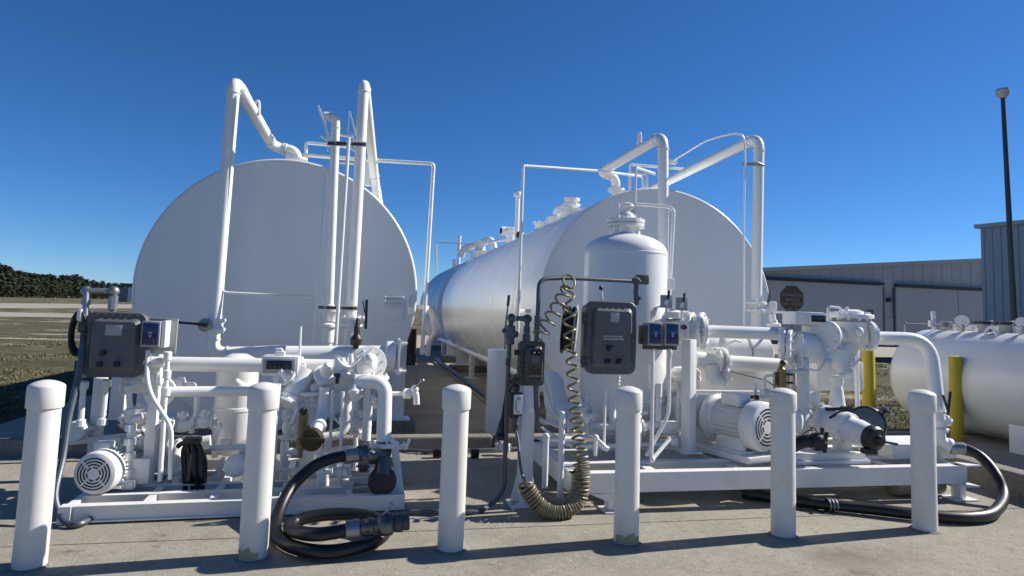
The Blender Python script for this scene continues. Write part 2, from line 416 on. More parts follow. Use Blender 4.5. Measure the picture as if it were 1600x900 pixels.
for x0, x1, y0_ in ((1090, 1377, 446), (1397, 1760, 448)):
    p0, p1 = hw(x0, y0_), hw(x1, y0_); zt_ = hw(1378, 446).z if x0 < 1200 else hw(1398, 448).z
    n_ = max(2, round((p1.x-p0.x)/6.5)); wl_ = (p1.x-p0.x)/n_
    for i in range(n_):
        q = MB(); q.box((p0.x+wl_*(i+.5), YH-.07-.03*(i % 2), zt_/2+.04), (wl_-.02, .10, zt_-.12), bev=.01); part(hg, 'door_leaf', q, HDOOR, smooth=0)
    q = MB(); q.box(((p0.x+p1.x)/2, YH-.17, zt_+.11), (p1.x-p0.x, .34, .20)); part(hg, 'door_track', q, DKT, smooth=0)
    q = MB(); q.box(((p0.x+p1.x)/2, YH-.13, .0), (p1.x-p0.x, .25, .09)); part(hg, 'floor_track', q, DKT, smooth=0)
for px in (1378.5, 1396):
    p = hw(px, 480); q = MB(); q.box((p.x, YH-.1, 2.2), (.09, .2, 4.4)); part(hg, 'door_jamb', q, GE, smooth=0)
p = hw(1388, 468); q = MB(); q.box(p-Y_*.2, (.5, .3, .16), bev=.03); q.box(p+V((-.2, -.25, -.12)), (.2, .3, .16), bev=.03); part(hg, 'wall_light', q, DKT)
p = hw(1357, 489); q = MB(); q.box(p-Y_*.22, (.45, .1, .42), bev=.02); part(hg, 'meter_box', q, GE)
p = hw(1387, 500); q = MB(); q.box((p.x, YH-.03, 1.05), (.9, .06, 2.1), bev=.01); dr = part(hg, 'side_door', q, HDOOR, smooth=0)
q = MB(); q.ball((p.x+.36, YH-.09, 1.0), .04, 8); part(dr, 'handle', q, GM)
sheet('hangar_apron', [V((xa-8, YH-.05, 0)), V((xc_, YH-.05, 0)), V((xc_, YH-20, 0)), V((xa-8, YH-13, 0))], -.03, TAXI)

# second building (blue grey shed) at the right edge: its long wall runs towards the viewer
D = 34.0; d = ray(1537, 530); s1 = EYEP+d*(D/d.dot(FW)); s1.z = -.05
d = ray(1537, 353); shz = (EYEP+d*(D/d.dot(FW))).z
bl = T('metal_shed', 'blue grey ribbed metal building at the right edge behind the lamp post', 'building', s1)
xd = V((.22, -.975, 0)).normalized(); yd = V((-xd.y, xd.x, 0))
q = MB(); q.prism([s1, s1+xd*16, s1+xd*16+Z_*shz, s1+Z_*shz], yd*12); part(bl, 'wall', q, SHED, smooth=0)
for i in range(40):
    q = MB(); c = s1+xd*(.15+i*.4)-yd*.012; q.box(c+Z_*(shz/2), (.05, .05, shz-.1), bev=.008); part(bl, 'wall_rib', q, SHED, smooth=0)
q = MB(); q.prism([s1-xd*.2-yd*.2+Z_*shz, s1+xd*16.3-yd*.2+Z_*shz, s1+xd*16.3-yd*.2+Z_*(shz+.2), s1-xd*.2-yd*.2+Z_*(shz+.2)], yd*12.6); part(bl, 'roof_edge', q, GL, smooth=0)
q = MB(); q.cyl(s1+xd*3.2-yd*.1, s1+xd*3.2-yd*.1+Z_*(shz-.05), .07, 10); part(bl, 'downpipe', q, GC)

# ------------------------------------------------------------------ lamp post
Yp = 12.0; b_ = P(1589, 540, Yp); b_.z = -.05; tp = P(1567, 152, Yp)
lp = T('light_pole', 'tall thin black pole with a pale round drum lamp on top at far right', 'light pole', b_)
q = MB(); q.lathe(b_, tp-b_, [(0, .075), ((tp-b_).length, .045)], 14); part(lp, 'pole', q, DKT)
q = MB(); q.lathe(b_, Z_, [(0, .16), (.03, .16), (.05, .1), (.3, .085)], 14); part(lp, 'base', q, DKT)
q = MB(); q.lathe(tp-Z_*.02, Z_, [(0, .06), (.06, .11), (.10, .135), (.17, .14), (.175, .125), (.2, .12)], 20); part(lp, 'lamp_head', q, GL)
q = MB(); q.lathe(tp+Z_*.18, Z_, [(0, .13), (.015, .13), (.03, .05)], 20); part(lp, 'lamp_cap', q, GM)

# octagonal sign
Ys = 26; c = P(1237.5, 467, Ys); R = M(20.5, c)/math.cos(math.pi/8)
sg = T('stop_sign', 'weathered dark octagonal sign with rows of faded lettering in front of the hangar', 'sign', V((c.x, c.y+.06, -.06)))
q = MB(); q.prism([c+V((R*math.cos(math.pi/8+k*math.pi/4), 0, R*math.sin(math.pi/8+k*math.pi/4))) for k in range(8)], V((0, .012, 0))); part(sg, 'panel', q, OCT, smooth=0)
for s, dz, sz in (('AUTHORIZED', .14, .155), ('VEHICLES', -.04, .15), ('OFF  FROM', -.21, .19), ('NO  IF', -.43, .19)):
    text(sg, 'lettering', s, c+V((0, -.008, dz*R/.55)), sz*R/.55*.95, LET)
q = MB(); q.box(V((c.x, c.y+.05, c.z/2)), (.07, .05, c.z+R*1.4), bev=.005); part(sg, 'post', q, GM)

# ================================================================== BOLLARDS
BX0, BDX, BH = -1.8603, 1.2503, 1.106
bt = T('bollard', 'white sleeve bollard nearest the left edge of the picture', 'bollard', (BX0, 4.5297, 0), 'white bollards along the front of the apron')
o = V((BX0, 4.5297, 0))
q = MB(); q.lathe(o, Z_, [(0, .088), (.004, .089), (BH-.15, .087)], 40); part(bt, 'sleeve', q, WB)
q = MB(); q.lathe(o+Z_*(BH-.178), Z_, [(0, .088), (0, .0965), (.005, .0985), (.124, .0985), (.132, .096), (.140, .087), (.150, .068), (.158, .045), (.163, .022), (.165, .004)], 40); part(bt, 'cap', q, WB)
q = MB(); q.lathe(o, Z_, [(0, .112), (.005, .108), (.010, .097), (.012, .088)], 32); part(bt, 'sealant_ring', q, KERB)
lab = ['', 'second white bollard from the left, yellowed at its foot, beside the coiled black hose', 'third white bollard from the left, standing before the gap between the tanks',
       'white bollard with a yellow stained foot before the grey control enclosure, fourth from left', 'white bollard in front of the finned electric motor, fifth from left', 'rightmost white bollard, standing where the black hose passes behind it']
bl_ = [bt]
for i in range(1, 6): bl_.append(clone(bt, (BX0+BDX*i, 4.5297-.0126*i, 0), lab[i]))
for i in (1, 3):
    oo = V(bl_[i].location); q = MB(); n = 30; 
    for k in range(n+1):
        a = math.pi*(1.08+.80*k/n) if i == 3 else math.pi*(1.1+.55*k/n); hh = .05+.010*math.sin(k*.45)+.005*math.sin(k*1.1)
        q.v += [oo+V((.0905*math.cos(a), .0905*math.sin(a), .015)), oo+V((.0898*math.cos(a), .0898*math.sin(a), hh+.03*math.sin(math.pi*k/n)))]
    q.f = [(2*k, 2*k+2, 2*k+3, 2*k+1) for k in range(n)]
    part(bl_[i], 'stain', q, YST)

# ================================================================== BIG TANKS
def tank(label, xc, zc, R, y0, y1, m, seams, rim=True):
    t = T('storage_tank', label, 'storage tank', (xc, y0, BAS))
    q = MB(); L = y1-y0
    q.lathe((xc, y0, zc), Y_, [(0, R-.012), (0, R), (L, R), (L+.16, R*.9), (L+.26, R*.7), (L+.34, R*.35), (L+.36, .01)], 128, close=False); part(t, 'shell', q, m)
    q = MB(); q.lathe((xc, y0-.0185, zc), Y_, [(0, R-.024), (0.012, R-.024)], 128); part(t, 'end_plate', q, m)
    q = MB(); q.lathe((xc, y0-.004, zc), Y_, [(-.018, R-.0245), (-.0205, R-.022), (-.019, R-.012), (-.014, R-.003), (-.006, R+.004), (.006, R+.008), (.03, R+.008), (.036, R)], 128, close=False); part(t, 'rim', q, m)
    for s in seams:
        q = MB(); q.lathe((xc, y0+s, zc), Y_, [(-.03, R-.002), (-.018, R+.010), (.018, R+.011), (.03, R-.002)], 128, close=False); part(t, 'weld_seam', q, m)
    return t
LX, LZ, LR, LY = -1.042, 1.744, 1.682, 8.6
lt = tank('large white horizontal storage tank at left with a flat round end', LX, LZ, LR, LY, LY+9.0, WT, [2.4, 4.8, 7.2])
def saddle(t, xc, zc, R, y, hw, m):
    q = MB(); n = 36; top = []
    lim = min(.999, hw/R)
    for k in range(n+1):
        a = -math.pi/2-math.asin(lim)+2*math.asin(lim)*k/n; top.append(V((xc+math.cos(a)*(R+.004), y, zc+math.sin(a)*(R+.004))))
    zb = BAS+.2
    # split into vertical strips so that the concave outline stays clean
    for k in range(n):
        a, b = top[k], top[k+1]; q.prism([V((a.x, y, zb)), V((b.x, y, zb)), b, a], Y_*.03)
    part(t, 'saddle_plate', q, m, smooth=0)
    q = MB(); q.box((xc, y+.015, zb-.012), (2*hw+.16, .26, .024), bev=.004); part(t, 'saddle_foot', q, m)
    q = MB(); q.box((xc, y+.015, (BAS+zb-.026)/2), (2*hw+.3, .42, zb-.026-BAS), bev=.015); part(t, 'saddle_pier', q, KERB, smooth=0)
for y in (LY+.22, LY+8.2): saddle(lt, LX, LZ, LR, y, 1.60, WT)
# placard bracket on the left tank's end
c = P(615, 477, LY-.02)
pl = T('placard_holder', 'small white bracket with three rails and a blank plate on the left tank end', 'bracket', V((c.x, LY-.02, c.z-.16)))
q = MB(); q.box(V((c.x+.02, LY-.028, c.z-.1)), (.21, .02, .17), bev=.004); part(pl, 'plate', q, WT)
for k in range(3):
    q = MB(); q.box(V((c.x-.0, LY-.04, c.z+.105-k*.055)), (.25, .04, .022), bev=.005); part(pl, 'rail', q, WT)
    for sx in (-1, 1):
        q = MB(); q.ball(V((c.x+sx*.115, LY-.062, c.z+.105-k*.055)), .014, 8); part(pl, 'bolt', q, WH)
q = MB(); q.box(V((c.x+.185, LY-.03, c.z-.02)), (.035, .03, .30), bev=.01); part(pl, 'reflection_strip', q, WT)  # pale strip put in for a smear of reflected light

RX, RZ, RR, RY = 3.86, 1.66, 1.69, 8.2
RF = PX(690, 480, RX-RR).y
sm = [PX(px, 490, RX-RR).y-RY for px in (800, 768, 747, 716)]
print('right tank far', RF, sm)
rt = tank('large white horizontal tank at right with a long glossy seamed shell', RX, RZ, RR, RY, RF, WT, sm+[1.25])
for y in (RY+.25, PX(722, 540, RX-1.3).y): saddle(rt, RX, RZ, RR, y, 1.45, WT)
B1 = RF+1.2; B2 = PX(655, 480, RX-RR).y
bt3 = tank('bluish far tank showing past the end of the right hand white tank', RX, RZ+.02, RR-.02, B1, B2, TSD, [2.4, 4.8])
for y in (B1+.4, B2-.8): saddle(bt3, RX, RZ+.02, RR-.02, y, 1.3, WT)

# ================================================================== PIPES OF THE LEFT TANK
def clampring(mb, p, ax, r, wdt=.03):
    mb.lathe(V(p)-V(ax).normalized()*wdt/2, ax, [(0, r*1.02), (.002, r*1.14), (wdt-.002, r*1.14), (wdt, r*1.02)], 18, close=False)
def pipe(name, label, cat, pts, r, fil, m=None, group=None, base=None, n=16, unions=True):
    """a pipe run: Empty + one continuous pipe + the collars at its bends"""
    base = base or pts[-1]
    t = T(name, label, cat, base, group); q = MB(); q.tube(pts, r, n, fil); part(t, 'pipe', q, m or WH)
    if unions and r > .02:
        for i in range(1, len(pts)-1):
            for o2 in (pts[i-1], pts[i+1]):
                d = (V(o2)-V(pts[i])); l = min(fil*1.05, d.length*.45)
                q = MB(); clampring(q, V(pts[i])+d.normalized()*l, d, r, r*.22); part(t, 'weld_collar', q, m or WH)
    return t

ya = 7.7
pA = [P(464, 262, 9.0), P(463, 236, 9.0), P(427, 230, 9.0), P(366, 124, ya), P(331, 553, ya), P(447, 549, ya)]
ta = pipe('fill_pipe', 'tall white pipe arching over the left tank, with a black lever low down', 'pipe', pA, .07, .15)
q = MB(); q.flange(P(464, 249, 9.0), Z_, .14, .03, 8, .012); q.box(P(457, 246, 8.95), (.16, .16, .09), bev=.01); part(ta, 'tank_flange', q, WH)
c = P(333.5, 507, ya)
q = MB(); q.flange(c+Z_*.05, Z_, .125, .03, 6, .012); q.flange(c-Z_*.05, Z_, .125, .03, 6, .012); q.cyl(c-Z_*.05, c+Z_*.05, .1, 20); part(ta, 'butterfly_valve', q, WH)
q = MB(); c2 = P(321, 508, ya-.14); q.cyl(c2+Y_*.14, c2, .045, 16); q.lathe(c2, -Y_, [(0, .07), (.03, .07), (.035, .05)], 18); h = part(ta, 'valve_operator', q, GM)
q = MB(); q.tube([P(324, 508, ya-.2), P(306, 506, ya-.2), P(275, 503.5, ya-.2)], lambda t: .014+.012*(t < .35), 10); part(ta, 'valve_lever', q, BP)
one('vent_tube', 'thin white tube beside the tall left pipe, running level across the tank end', 'tube', MB().tube([P(372, 138, ya+.06), P(370, 152, ya-.06), P(346, 430, ya-.02), P(345, 457, ya-.02), P(499, 465, ya), P(508, 475, ya), P(509, 503, ya)], .0165, 10, .07), WH)
one('vent_tube', 'thin bent white tube running along the sloping top of the tall left pipe', 'tube', MB().tube([P(372, 135, ya-.02), P(383, 136, 7.9), P(398, 166, 8.2), P(399, 172, 8.25), P(400, 158, 8.25), P(404, 157, 8.25), P(405.5, 162, 8.25), P(405, 180, 8.25)], .014, 10, .03), WH)

pB = [P(596, 345, 9.3), P(586, 285, 9.3), P(569, 126, ya), P(549, 520, ya), P(546, 545, ya)]
tb = pipe('fill_pipe', 'tall white pipe rising at the right of the left tank end to the highest bend', 'pipe', pB[:3]+[P(546, 545, ya)], .062, .13)
c = P(549, 504, ya); q = MB(); q.flange(c+Z_*.05, Z_, .125, .03, 6, .012); q.flange(c-Z_*.03, Z_, .125, .03, 6, .012); q.cyl(c-Z_*.05, c+Z_*.05, .1, 20); part(tb, 'butterfly_valve', q, WH)
c2 = P(568, 500, ya-.1); q = MB(); q.cyl(c+V((.08, -.02, 0)), c2, .03, 12); q.ball(c2, .045, 12); part(tb, 'valve_operator', q, WH)
q = MB(); q.beam(P(571.5, 514, ya-.16), P(573, 468, ya-.16), .03, .025, Y_); q.beam(P(570, 489, ya-.16), P(567, 470, ya-.16), .014, .014, Y_); part(tb, 'valve_lever', q, BP)
pC = [P(506, 182, 7.95), P(509, 181, 7.95), P(525, 184, 7.95), P(512, 545, 7.95)]
tcp = pipe('vent_pipe', 'white vent pipe with a cane shaped top between the two tall pipes', 'pipe', pC, .05, .12)
q = MB(); q.lathe(P(513.5, 500, 7.95), Z_, [(-.26, .07), (-.1, .075), (-.08, .11), (-.05, .11), (-.03, .08), (.06, .1), (.1, .13), (.13, .13), (.15, .07), (.2, .04)], 20); q.bolts(P(513.5, 500, 7.95)+Z_*.13, Z_, .11, 8, .011); part(tcp, 'relief_valve', q, WH)
q = MB(); q.tube([P(478, 501, 7.9), P(505, 501, 7.85), P(520, 503, 7.8), P(556, 522, 7.6)], .012, 8); part(tcp, 'linkage_rod', q, WH)
q = MB(); q.ball(P(556, 522, 7.6), .03, 10); part(tcp, 'rod_end', q, WH)
for x0, y0, x1, y1, lab in ((509, 270, 490, 543, 'thin white conduit left of the cane shaped vent pipe'), (545, 215, 524, 545, 'thin white conduit between the vent pipe and the tall right hand pipe')):
    one('conduit', lab, 'conduit', MB().tube([P(x0, y0, 7.5), P(x1, y1, 7.5)], .02, 10), WH)
for x0, y0, x1, y1, lab in ((512, 224, 572, 226, 'dark channel bracket joining the pipes above the left tank'), (495, 480, 558, 482, 'dark channel bracket joining the pipes low on the left tank end')):
    a, b = P(x0, y0, 7.60), P(x1, y1, 7.60); t = T('pipe_bracket', lab, 'bracket', (a+b)/2-Z_*.02, 'strut brackets on the left tank pipes')
    q = MB(); q.beam(a, b, .03, .034); part(t, 'channel', q, GD)
    q = MB(); q.beam(a+Z_*.024-Y_*.002, b+Z_*.024-Y_*.002, .036, .008); q.beam(a-Z_*.024-Y_*.002, b-Z_*.024-Y_*.002, .036, .008); part(t, 'lip', q, WH)
    for f in (.2, .6, .93):
        q = MB(); q.cyl(a.lerp(b, f)-Y_*.02, a.lerp(b, f)-Y_*.04, .014, 6); part(t, 'bolt', q, GM)
# vent frame on the tank top
t = T('vent_assembly', 'white angled stays and crossbars bristling above the left tank top', 'frame', P(525, 285, 8.9))
yv = 8.75
for (x0, y0, x1, y1, wd) in ((497, 165, 515, 216, .05), (507, 190, 523, 250, .06), (510, 200, 512, 236, .03), (546, 174, 543, 222, .035), (547, 176, 556, 212, .035), (517, 208, 552, 214, .05), (501, 212, 520, 226, .03), (550, 208, 556, 240, .04), (540, 226, 560, 240, .04), (517, 253, 560, 256, .05), (522, 246, 524, 268, .05)):
    q = MB(); q.beam(P(x0, y0, yv), P(x1, y1, yv), wd*.5, wd, Y_); part(t, 'stay', q, WH, smooth=0)
q = MB(); q.box(P(506, 190, yv)+Y_*.05, (.02, .12, .34), Matrix.Rotation(-.35, 3, 'Y')); part(t, 'blade', q, WH, smooth=0)
q = MB(); q.cyl(P(577, 250, 9.3), P(574, 290, 9.3), .05, 14); part(t, 'riser', q, WH)
t = T('overflow_pipe', 'thin white pipe reaching over the left tank and down its right side', 'pipe', P(659, 553, 8.7))
q = MB(); q.tube([P(463, 241, 9.1), P(560, 249, 8.95), P(677.5, 256, 8.75), P(659.5, 553, 8.75)], .026, 12, .05); part(t, 'pipe', q, WH)
q = MB(); q.lathe(P(659.5, 553, 8.75)-Z_*.01, Z_, [(0, .02), (.01, .036), (.09, .036), (.1, .027)], 12); part(t, 'end_cap', q, WH)
q = MB(); q.tube([P(478, 250, 9.1), P(478, 223, 9.1), P(540, 229, 9.0)], .022, 12, .03); part(t, 'upper_branch', q, WH)
q = MB(); q.beam(P(642, 479, 8.95), P(668, 481, 8.75), .05, .06); part(t, 'wall_arm', q, WH)
one('sample_rod', 'thin weathered rod hanging from the foot of the overflow pipe', 'rod', MB().tube([P(652, 560, 8.6), P(650, 612, 8.4)], .011, 8), ROPE)

# ================================================================== LEFT SKID
def ztop(x, y, Y): return P(x, y, Y).z
fr = T('pump_skid_frame', 'white steel pump skid frame of the left hand set, low to the ground', 'skid frame', (-.8, 5.9, 0), None)
YF = 5.285
XL, XR = G(90, 821, 0).x, G(632, 799, 0).x
SK = math.atan2(G(632, 799, 0).y-YF, XR-XL)
def skew(q):
    m_ = Matrix.Rotation(SK, 3, 'Z'); o_ = V((XL, YF, 0)); q.v = [o_+m_ @ (v-o_) for v in q.v]; return q
def channel(x0, x1, y, z0, z1, d=.07, name='rail', par=None, m=None):
    q = MB(); q.box(((x0+x1)/2, y+d/2, z1-.006), (x1-x0, d, .012), bev=.002); q.box(((x0+x1)/2, y+d/2, z0+.006), (x1-x0, d, .012), bev=.002); q.box(((x0+x1)/2, y+d*.35, (z0+z1)/2), (x1-x0, .012, z1-z0-.025))
    part(par or fr, name, skew(q), m or WS, smooth=0)
channel(XL, XR, YF, .012, .128, .08)
channel(XL+.05, XR, YF+.27, .03, .128, .07)
channel(XL+.1, XR-.02, YF+.52, .03, .128, .06)
channel(XL+.1, XR-.02, YF+.86, .03, .128, .06)
channel(XL+.1, XR-.02, YF+1.3, .03, .128, .08)
for x in (XL+.01, XL+.50, XL+.95, XL+1.45, XL+1.95, XR-.09):
    q = MB(); q.box((x+.03, YF+.72, .076), (.055, 1.24, .085), bev=.005); part(fr, 'cross_member', skew(q), WS, smooth=0)
q = MB(); q.box((XL+.04, YF-.008, .07), (.08, .012, .12)); part(fr, 'end_plate', skew(q), WS, smooth=0)
def post(px, y0, y1, Y, w_=.07, d_=.07, par=None, foot=True, px1=None):
    a, b = P(px, y0, Y), P(px1 or px, y1, Y); a.x = b.x = (a.x+b.x)/2
    q = MB(); q.box((a+b)/2, (w_, d_, abs(a.z-b.z)), bev=.005); p = part(par or fr, 'post', q, WS)
    if foot: q = MB(); q.box(V((b.x, Y, b.z+.006)), (w_*2, d_*2, .012), bev=.003); part(par or fr, 'post_foot', q, WS)
    return p
post(240, 560, 757, 5.85, .075, .075, px1=236)
post(153, 590, 735, 6.25, .085, .085, px1=150)
post(186, 588, 655, 6.6, .12, .09, foot=False)
post(600, 606, 740, 5.98, .085, .07, px1=594)
post(425, 600, 775, 5.75, .10, .09, px1=420)
q = MB(); q.beam(P(616, 690, 5.6), P(627, 785, 5.46), .06, .03, Y_); part(fr, 'brace', q, WS, smooth=0)
q = MB(); q.beam(P(110, 690, 6.2), P(240, 678, 6.2), .05, .05); part(fr, 'cross_rail', q, WS, smooth=0)

# electric motor, left
def motor(label, c, axis, R, L, base_z, pump=True, name='electric_motor'):
    ax = V(axis).normalized(); c = V(c); t = T(name, label, 'motor', V((c.x, c.y, base_z))); u, v, _ = basis(-ax)
    q = MB(); q.lathe(c+ax*.0, ax, [(0, R*.62), (.004, R*.80), (.016, R*.94), (.04, R*1.0), (L*.24, R*1.02), (L*.25, R*.9)], 40, close=True); part(t, 'fan_cover', q, WS)
    sl = MB()   # concentric vent slots, six per ring, as slightly proud dark louvre openings
    for rr in (.30, .44, .58, .72):
        for k in range(4 if rr > .35 else 6):
            nseg = 4 if rr > .35 else 6; a0 = 2*math.pi*k/nseg+.09/rr*.5+math.pi/4; a1 = 2*math.pi*(k+1)/nseg-.09/rr*.5+math.pi/4; i0 = len(sl.v); m_ = 10
            for j in range(m_+1):
                a = a0+(a1-a0)*j/m_
                for r2 in (rr-.035, rr+.035):
                    pz = -.0015 if r2 < .62 else -.0015+.004*max(0, (r2-.62)/.18)
                    sl.v.append(c+ax*pz+(u*math.cos(a)+v*math.sin(a))*R*r2)
            for j in range(m_): sl.f.append((i0+2*j, i0+2*j+1, i0+2*j+3, i0+2*j+2))
    part(t, 'vent_slots', sl, BP, smooth=0)
    q = MB(); q.lathe(c+ax*L*.22, ax, [(0, R*.80), (L*.60, R*.80), (L*.62, R*.92), (L*.7, R*.92), (L*.72, R*.6), (L*.78, R*.5)], 32); part(t, 'body', q, WS)
    q = MB(); nf = 30
    for k in range(nf):
        a = 2*math.pi*k/nf; d = u*math.cos(a)+v*math.sin(a); s2 = d.cross(ax); Rm = Matrix((ax, s2, d)).transposed()
        q.box(c+ax*L*.53+d*R*.84, (L*.54, .006, R*.16), Rm)
    part(t, 'cooling_fins', q, WS, smooth=0)
    s2 = Z_.cross(ax).normalized()
    q = MB(); Rm = Matrix((ax, s2, Z_)).transposed()
    for sx in (-1, 1): q.box(c+ax*L*.5+s2*sx*R*.62+Z_*((base_z-c.z)/2-R*.3), (L*.5, R*.3, abs(base_z-c.z)-R*.5), Rm, .006)
    q.box(V((0, 0, base_z+.01))+V(((c+ax*L*.5).x, (c+ax*L*.5).y, 0)), (L*.62, R*1.9, .02), Rm, .004); part(t, 'foot', q, WS)
    q = MB(); q.box(c+ax*L*.5+Z_*R*.98+s2*R*.35, (L*.36, R*.75, R*.5), Rm, .015); part(t, 'terminal_box', q, WS)
    if pump:
        q = MB(); e = c+ax*L*1.0
        q.lathe(e, ax, [(0, R*.4), (.05, R*.5), (.07, R*.95), (.11, R*1.0), (.2, R*1.05), (.24, R*.9), (.27, R*.5), (.36, R*.42)], 30); q.cyl(e+ax*.15, e+ax*.15+Z_*R*1.6, R*.42, 18)
        q.flange(e+ax*.15+Z_*R*1.6, Z_, R*.7, .03, 6, .012); q.flange(e+ax*.36, ax, R*.72, .03, 6, .012); q.bolts(e+ax*.11, -ax, R*.85, 8, .012); part(t, 'pump_casing', q, WS)
    return t
mc = P(146, 741, 5.52); me_ = P(205, 690, 6.05); me_.z = mc.z
t = motor('white electric motor with a round slotted fan cover at the left end of the skid', mc, me_-mc, .158, .56, .16)
# suction strainer stack behind the motor
t = T('pump_strainer', 'white cast strainer body with bolted covers behind the left motor', 'strainer', P(232, 735, 6.1))
c = P(236, 690, 6.1); q = MB(); q.lathe(P(236, 735, 6.1), Z_, [(0, .12), (.1, .13), (.2, .11), (.3, .13), (.38, .15), (.41, .15)], 22); part(t, 'body', q, WS)
q = MB(); q.flange(c+Z_*.14, Z_, .16, .04, 8, .014); part(t, 'cover', q, WS)
q = MB(); q.valve(P(215, 655, 6.0), X_, Z_, .05); part(t, 'inlet_valve', q, WS)
q = MB(); q.tube([P(199, 765, 5.75), P(203, 700, 5.75), P(205, 655, 5.75), P(222, 650, 5.75)], .026, 12, .05); part(t, 'drain_pipe', q, WS)
for yy in (668, 690, 712, 738):
    q = MB(); q.lathe(P(201.5+(720-yy)*.05, yy, 5.75), Z_, [(-.03, .03), (-.025, .042), (.025, .042), (.03, .03)], 10); part(t, 'fitting', q, WS)
q = MB(); q.box(P(200, 757, 5.72), (.10, .10, .06), bev=.01); q.box(P(222, 735, 5.8), (.13, .1, .2), bev=.01); part(t, 'bracket', q, WS)
one('junction_fitting', 'round white conduit fitting on the rail behind the first bollard', 'fitting', MB().lathe(P(122, 672, 6.15)-Y_*.08, Y_, [(0, .045), (.004, .075), (.05, .085), (.1, .085), (.11, .07), (.14, .06)], 18), WS)
one('conduit', 'short white tube joining the round fitting to the skid post', 'conduit', MB().cyl(P(127, 672, 6.15), P(150, 668, 6.2), .02), WS)

# main headers
h1 = T('header_pipe', 'long white horizontal header pipe of the left skid below the display', 'pipe', P(420, 600, 6.25))
q = MB(); q.tube([P(222, 568, 6.25), P(566, 573, 6.25)], .063, 20); part(h1, 'pipe', q, WH)
for px in (229, 252, 470, 545):
    q = MB(); q.lathe(P(px, 568.2+(px-222)*.0145, 6.25), X_, [(-.02, .066), (-.016, .085), (.016, .085), (.02, .066)], 20); part(h1, 'coupling', q, WH)
h2 = T('header_pipe', 'thick white upper header pipe ending in a bolted blind flange at the right', 'pipe', P(520, 575, 6.9))
a, b = P(447, 557, 6.9), P(604, 556, 6.9)
q = MB(); q.tube([a, b], .105, 24); part(h2, 'pipe', q, WH)
q = MB(); q.lathe(b-X_*.02, X_, [(0, .106), (.02, .15), (.09, .155), (.10, .155)], 28); part(h2, 'end_barrel', q, WH)
q = MB(); q.box(b+X_*.115, (.025, .36, .36), bev=.006); part(h2, 'blind_flange', q, WH)
for sy in (-1, 1):
    for sz in (-1, 1):
        q = MB(); q.cyl(b+V((.06, sy*.14, sz*.14)), b+V((.2, sy*.14, sz*.14)), .013, 8); q.cyl(b+V((.13, sy*.14, sz*.14)), b+V((.155, sy*.14, sz*.14)), .026, 6); part(h2, 'bolt', q, WH)
q = MB(); q.cyl(P(555, 540, 6.85), P(556, 526, 6.85), .04, 12); part(h2, 'top_stub', q, WH)
# brass coloured quick vent on top
t = T('air_release_valve', 'dark bronze air release valve upright on the thick upper header', 'valve', P(556, 545, 6.8))
q = MB(); q.lathe(P(556, 545, 6.8), Z_, [(0, .03), (.03, .03), (.04, .055), (.10, .06), (.12, .045), (.15, .03), (.17, .032), (.22, .03), (.26, .016), (.31, .012)], 14); part(t, 'body', q, DBR)
# relief valve manifold lower pipes
t = T('suction_pipe', 'white horizontal suction pipe crossing in front of the filter vessel of the left skid', 'pipe', P(300, 625, 6.0))
q = MB(); q.tube([P(255, 612, 6.0), P(388, 611, 6.1)], .043, 16); part(t, 'pipe', q, WH)
q = MB(); q.flange(P(250, 612, 6.02), Y_, .125, .03, 8, .01); q.cyl(P(250, 612, 5.98), P(250, 612, 6.2), .07, 16); part(t, 'flange', q, WH)
q = MB(); q.tube([P(215, 600, 6.3), P(285, 601, 6.3)], .05, 14); q.tube([P(285, 601, 6.3), P(303, 601, 6.3), P(303, 606, 6.3)], .022, 10, .02); q.lathe(P(283, 601, 6.3), X_, [(-.04, .05), (-.03, .065), (.02, .065), (.03, .045)], 14); part(t, 'branch', q, WH)
one('reducer_fitting', 'white flanged reducer right of the left control enclosure', 'fitting', MB().valve(P(218, 600, 6.35), X_, Z_, .065), WH)
# filter vessel
t = T('filter_vessel', 'upright white filter vessel of the left skid, partly behind the second bollard', 'filter vessel', P(366, 700, 6.6))
c = P(364, 690, 6.6); top = P(368, 563, 6.6)
q = MB(); q.lathe(V((c.x, c.y, .2)), Z_, [(0, .10), (.05, .17), (.08, .185), (top.z-.26, .185), (top.z-.22, .19), (top.z-.18, .15), (top.z-.14, .07)], 32); part(t, 'vessel', q, WH)
q = MB(); q.lathe(V((c.x, c.y, .62)), Z_, [(-.02, .184), (-.014, .192), (.014, .192), (.02, .184)], 32, close=False); part(t, 'band', q, WH)
q = MB(); q.tube([P(395, 608, 6.5), P(378, 606, 6.45), P(368, 594, 6.45)], .045, 14, .08); part(t, 'outlet', q, WH)
for sx in (-1, 1):
    q = MB(); q.box(V((c.x+sx*.13, c.y-.1, .26)), (.05, .05, .14), bev=.004); part(t, 'leg', q, WS)
t = T('lever_valve', 'white lever valve low on the left skid between filter vessel and second bollard', 'valve', P(365, 745, 5.9))
q = MB(); q.tube([P(328, 700, 5.95), P(385, 698, 5.95)], .024, 12); part(t, 'pipe', q, WS)
q = MB(); q.beam(P(333, 694, 5.9), P(344, 664, 5.85), .03, .014, Y_); q.ball(P(344, 664, 5.85), .018); part(t, 'lever', q, WS)
q = MB(); q.box(P(353, 690, 5.92), (.09, .05, .035), bev=.006); part(t, 'stem', q, WS)
q = MB(); q.lathe(P(368, 728, 5.8), -Y_, [(-.1, .08), (0, .09), (.03, .085), (.05, .05)], 18); q.bolts(P(368, 728, 5.77), -Y_, .065, 6, .009); part(t, 'body', q, WS)
q = MB(); q.beam(P(385, 700, 5.95), P(352, 742, 5.95), .05, .02, Y_); part(t, 'gusset', q, WS, smooth=0)
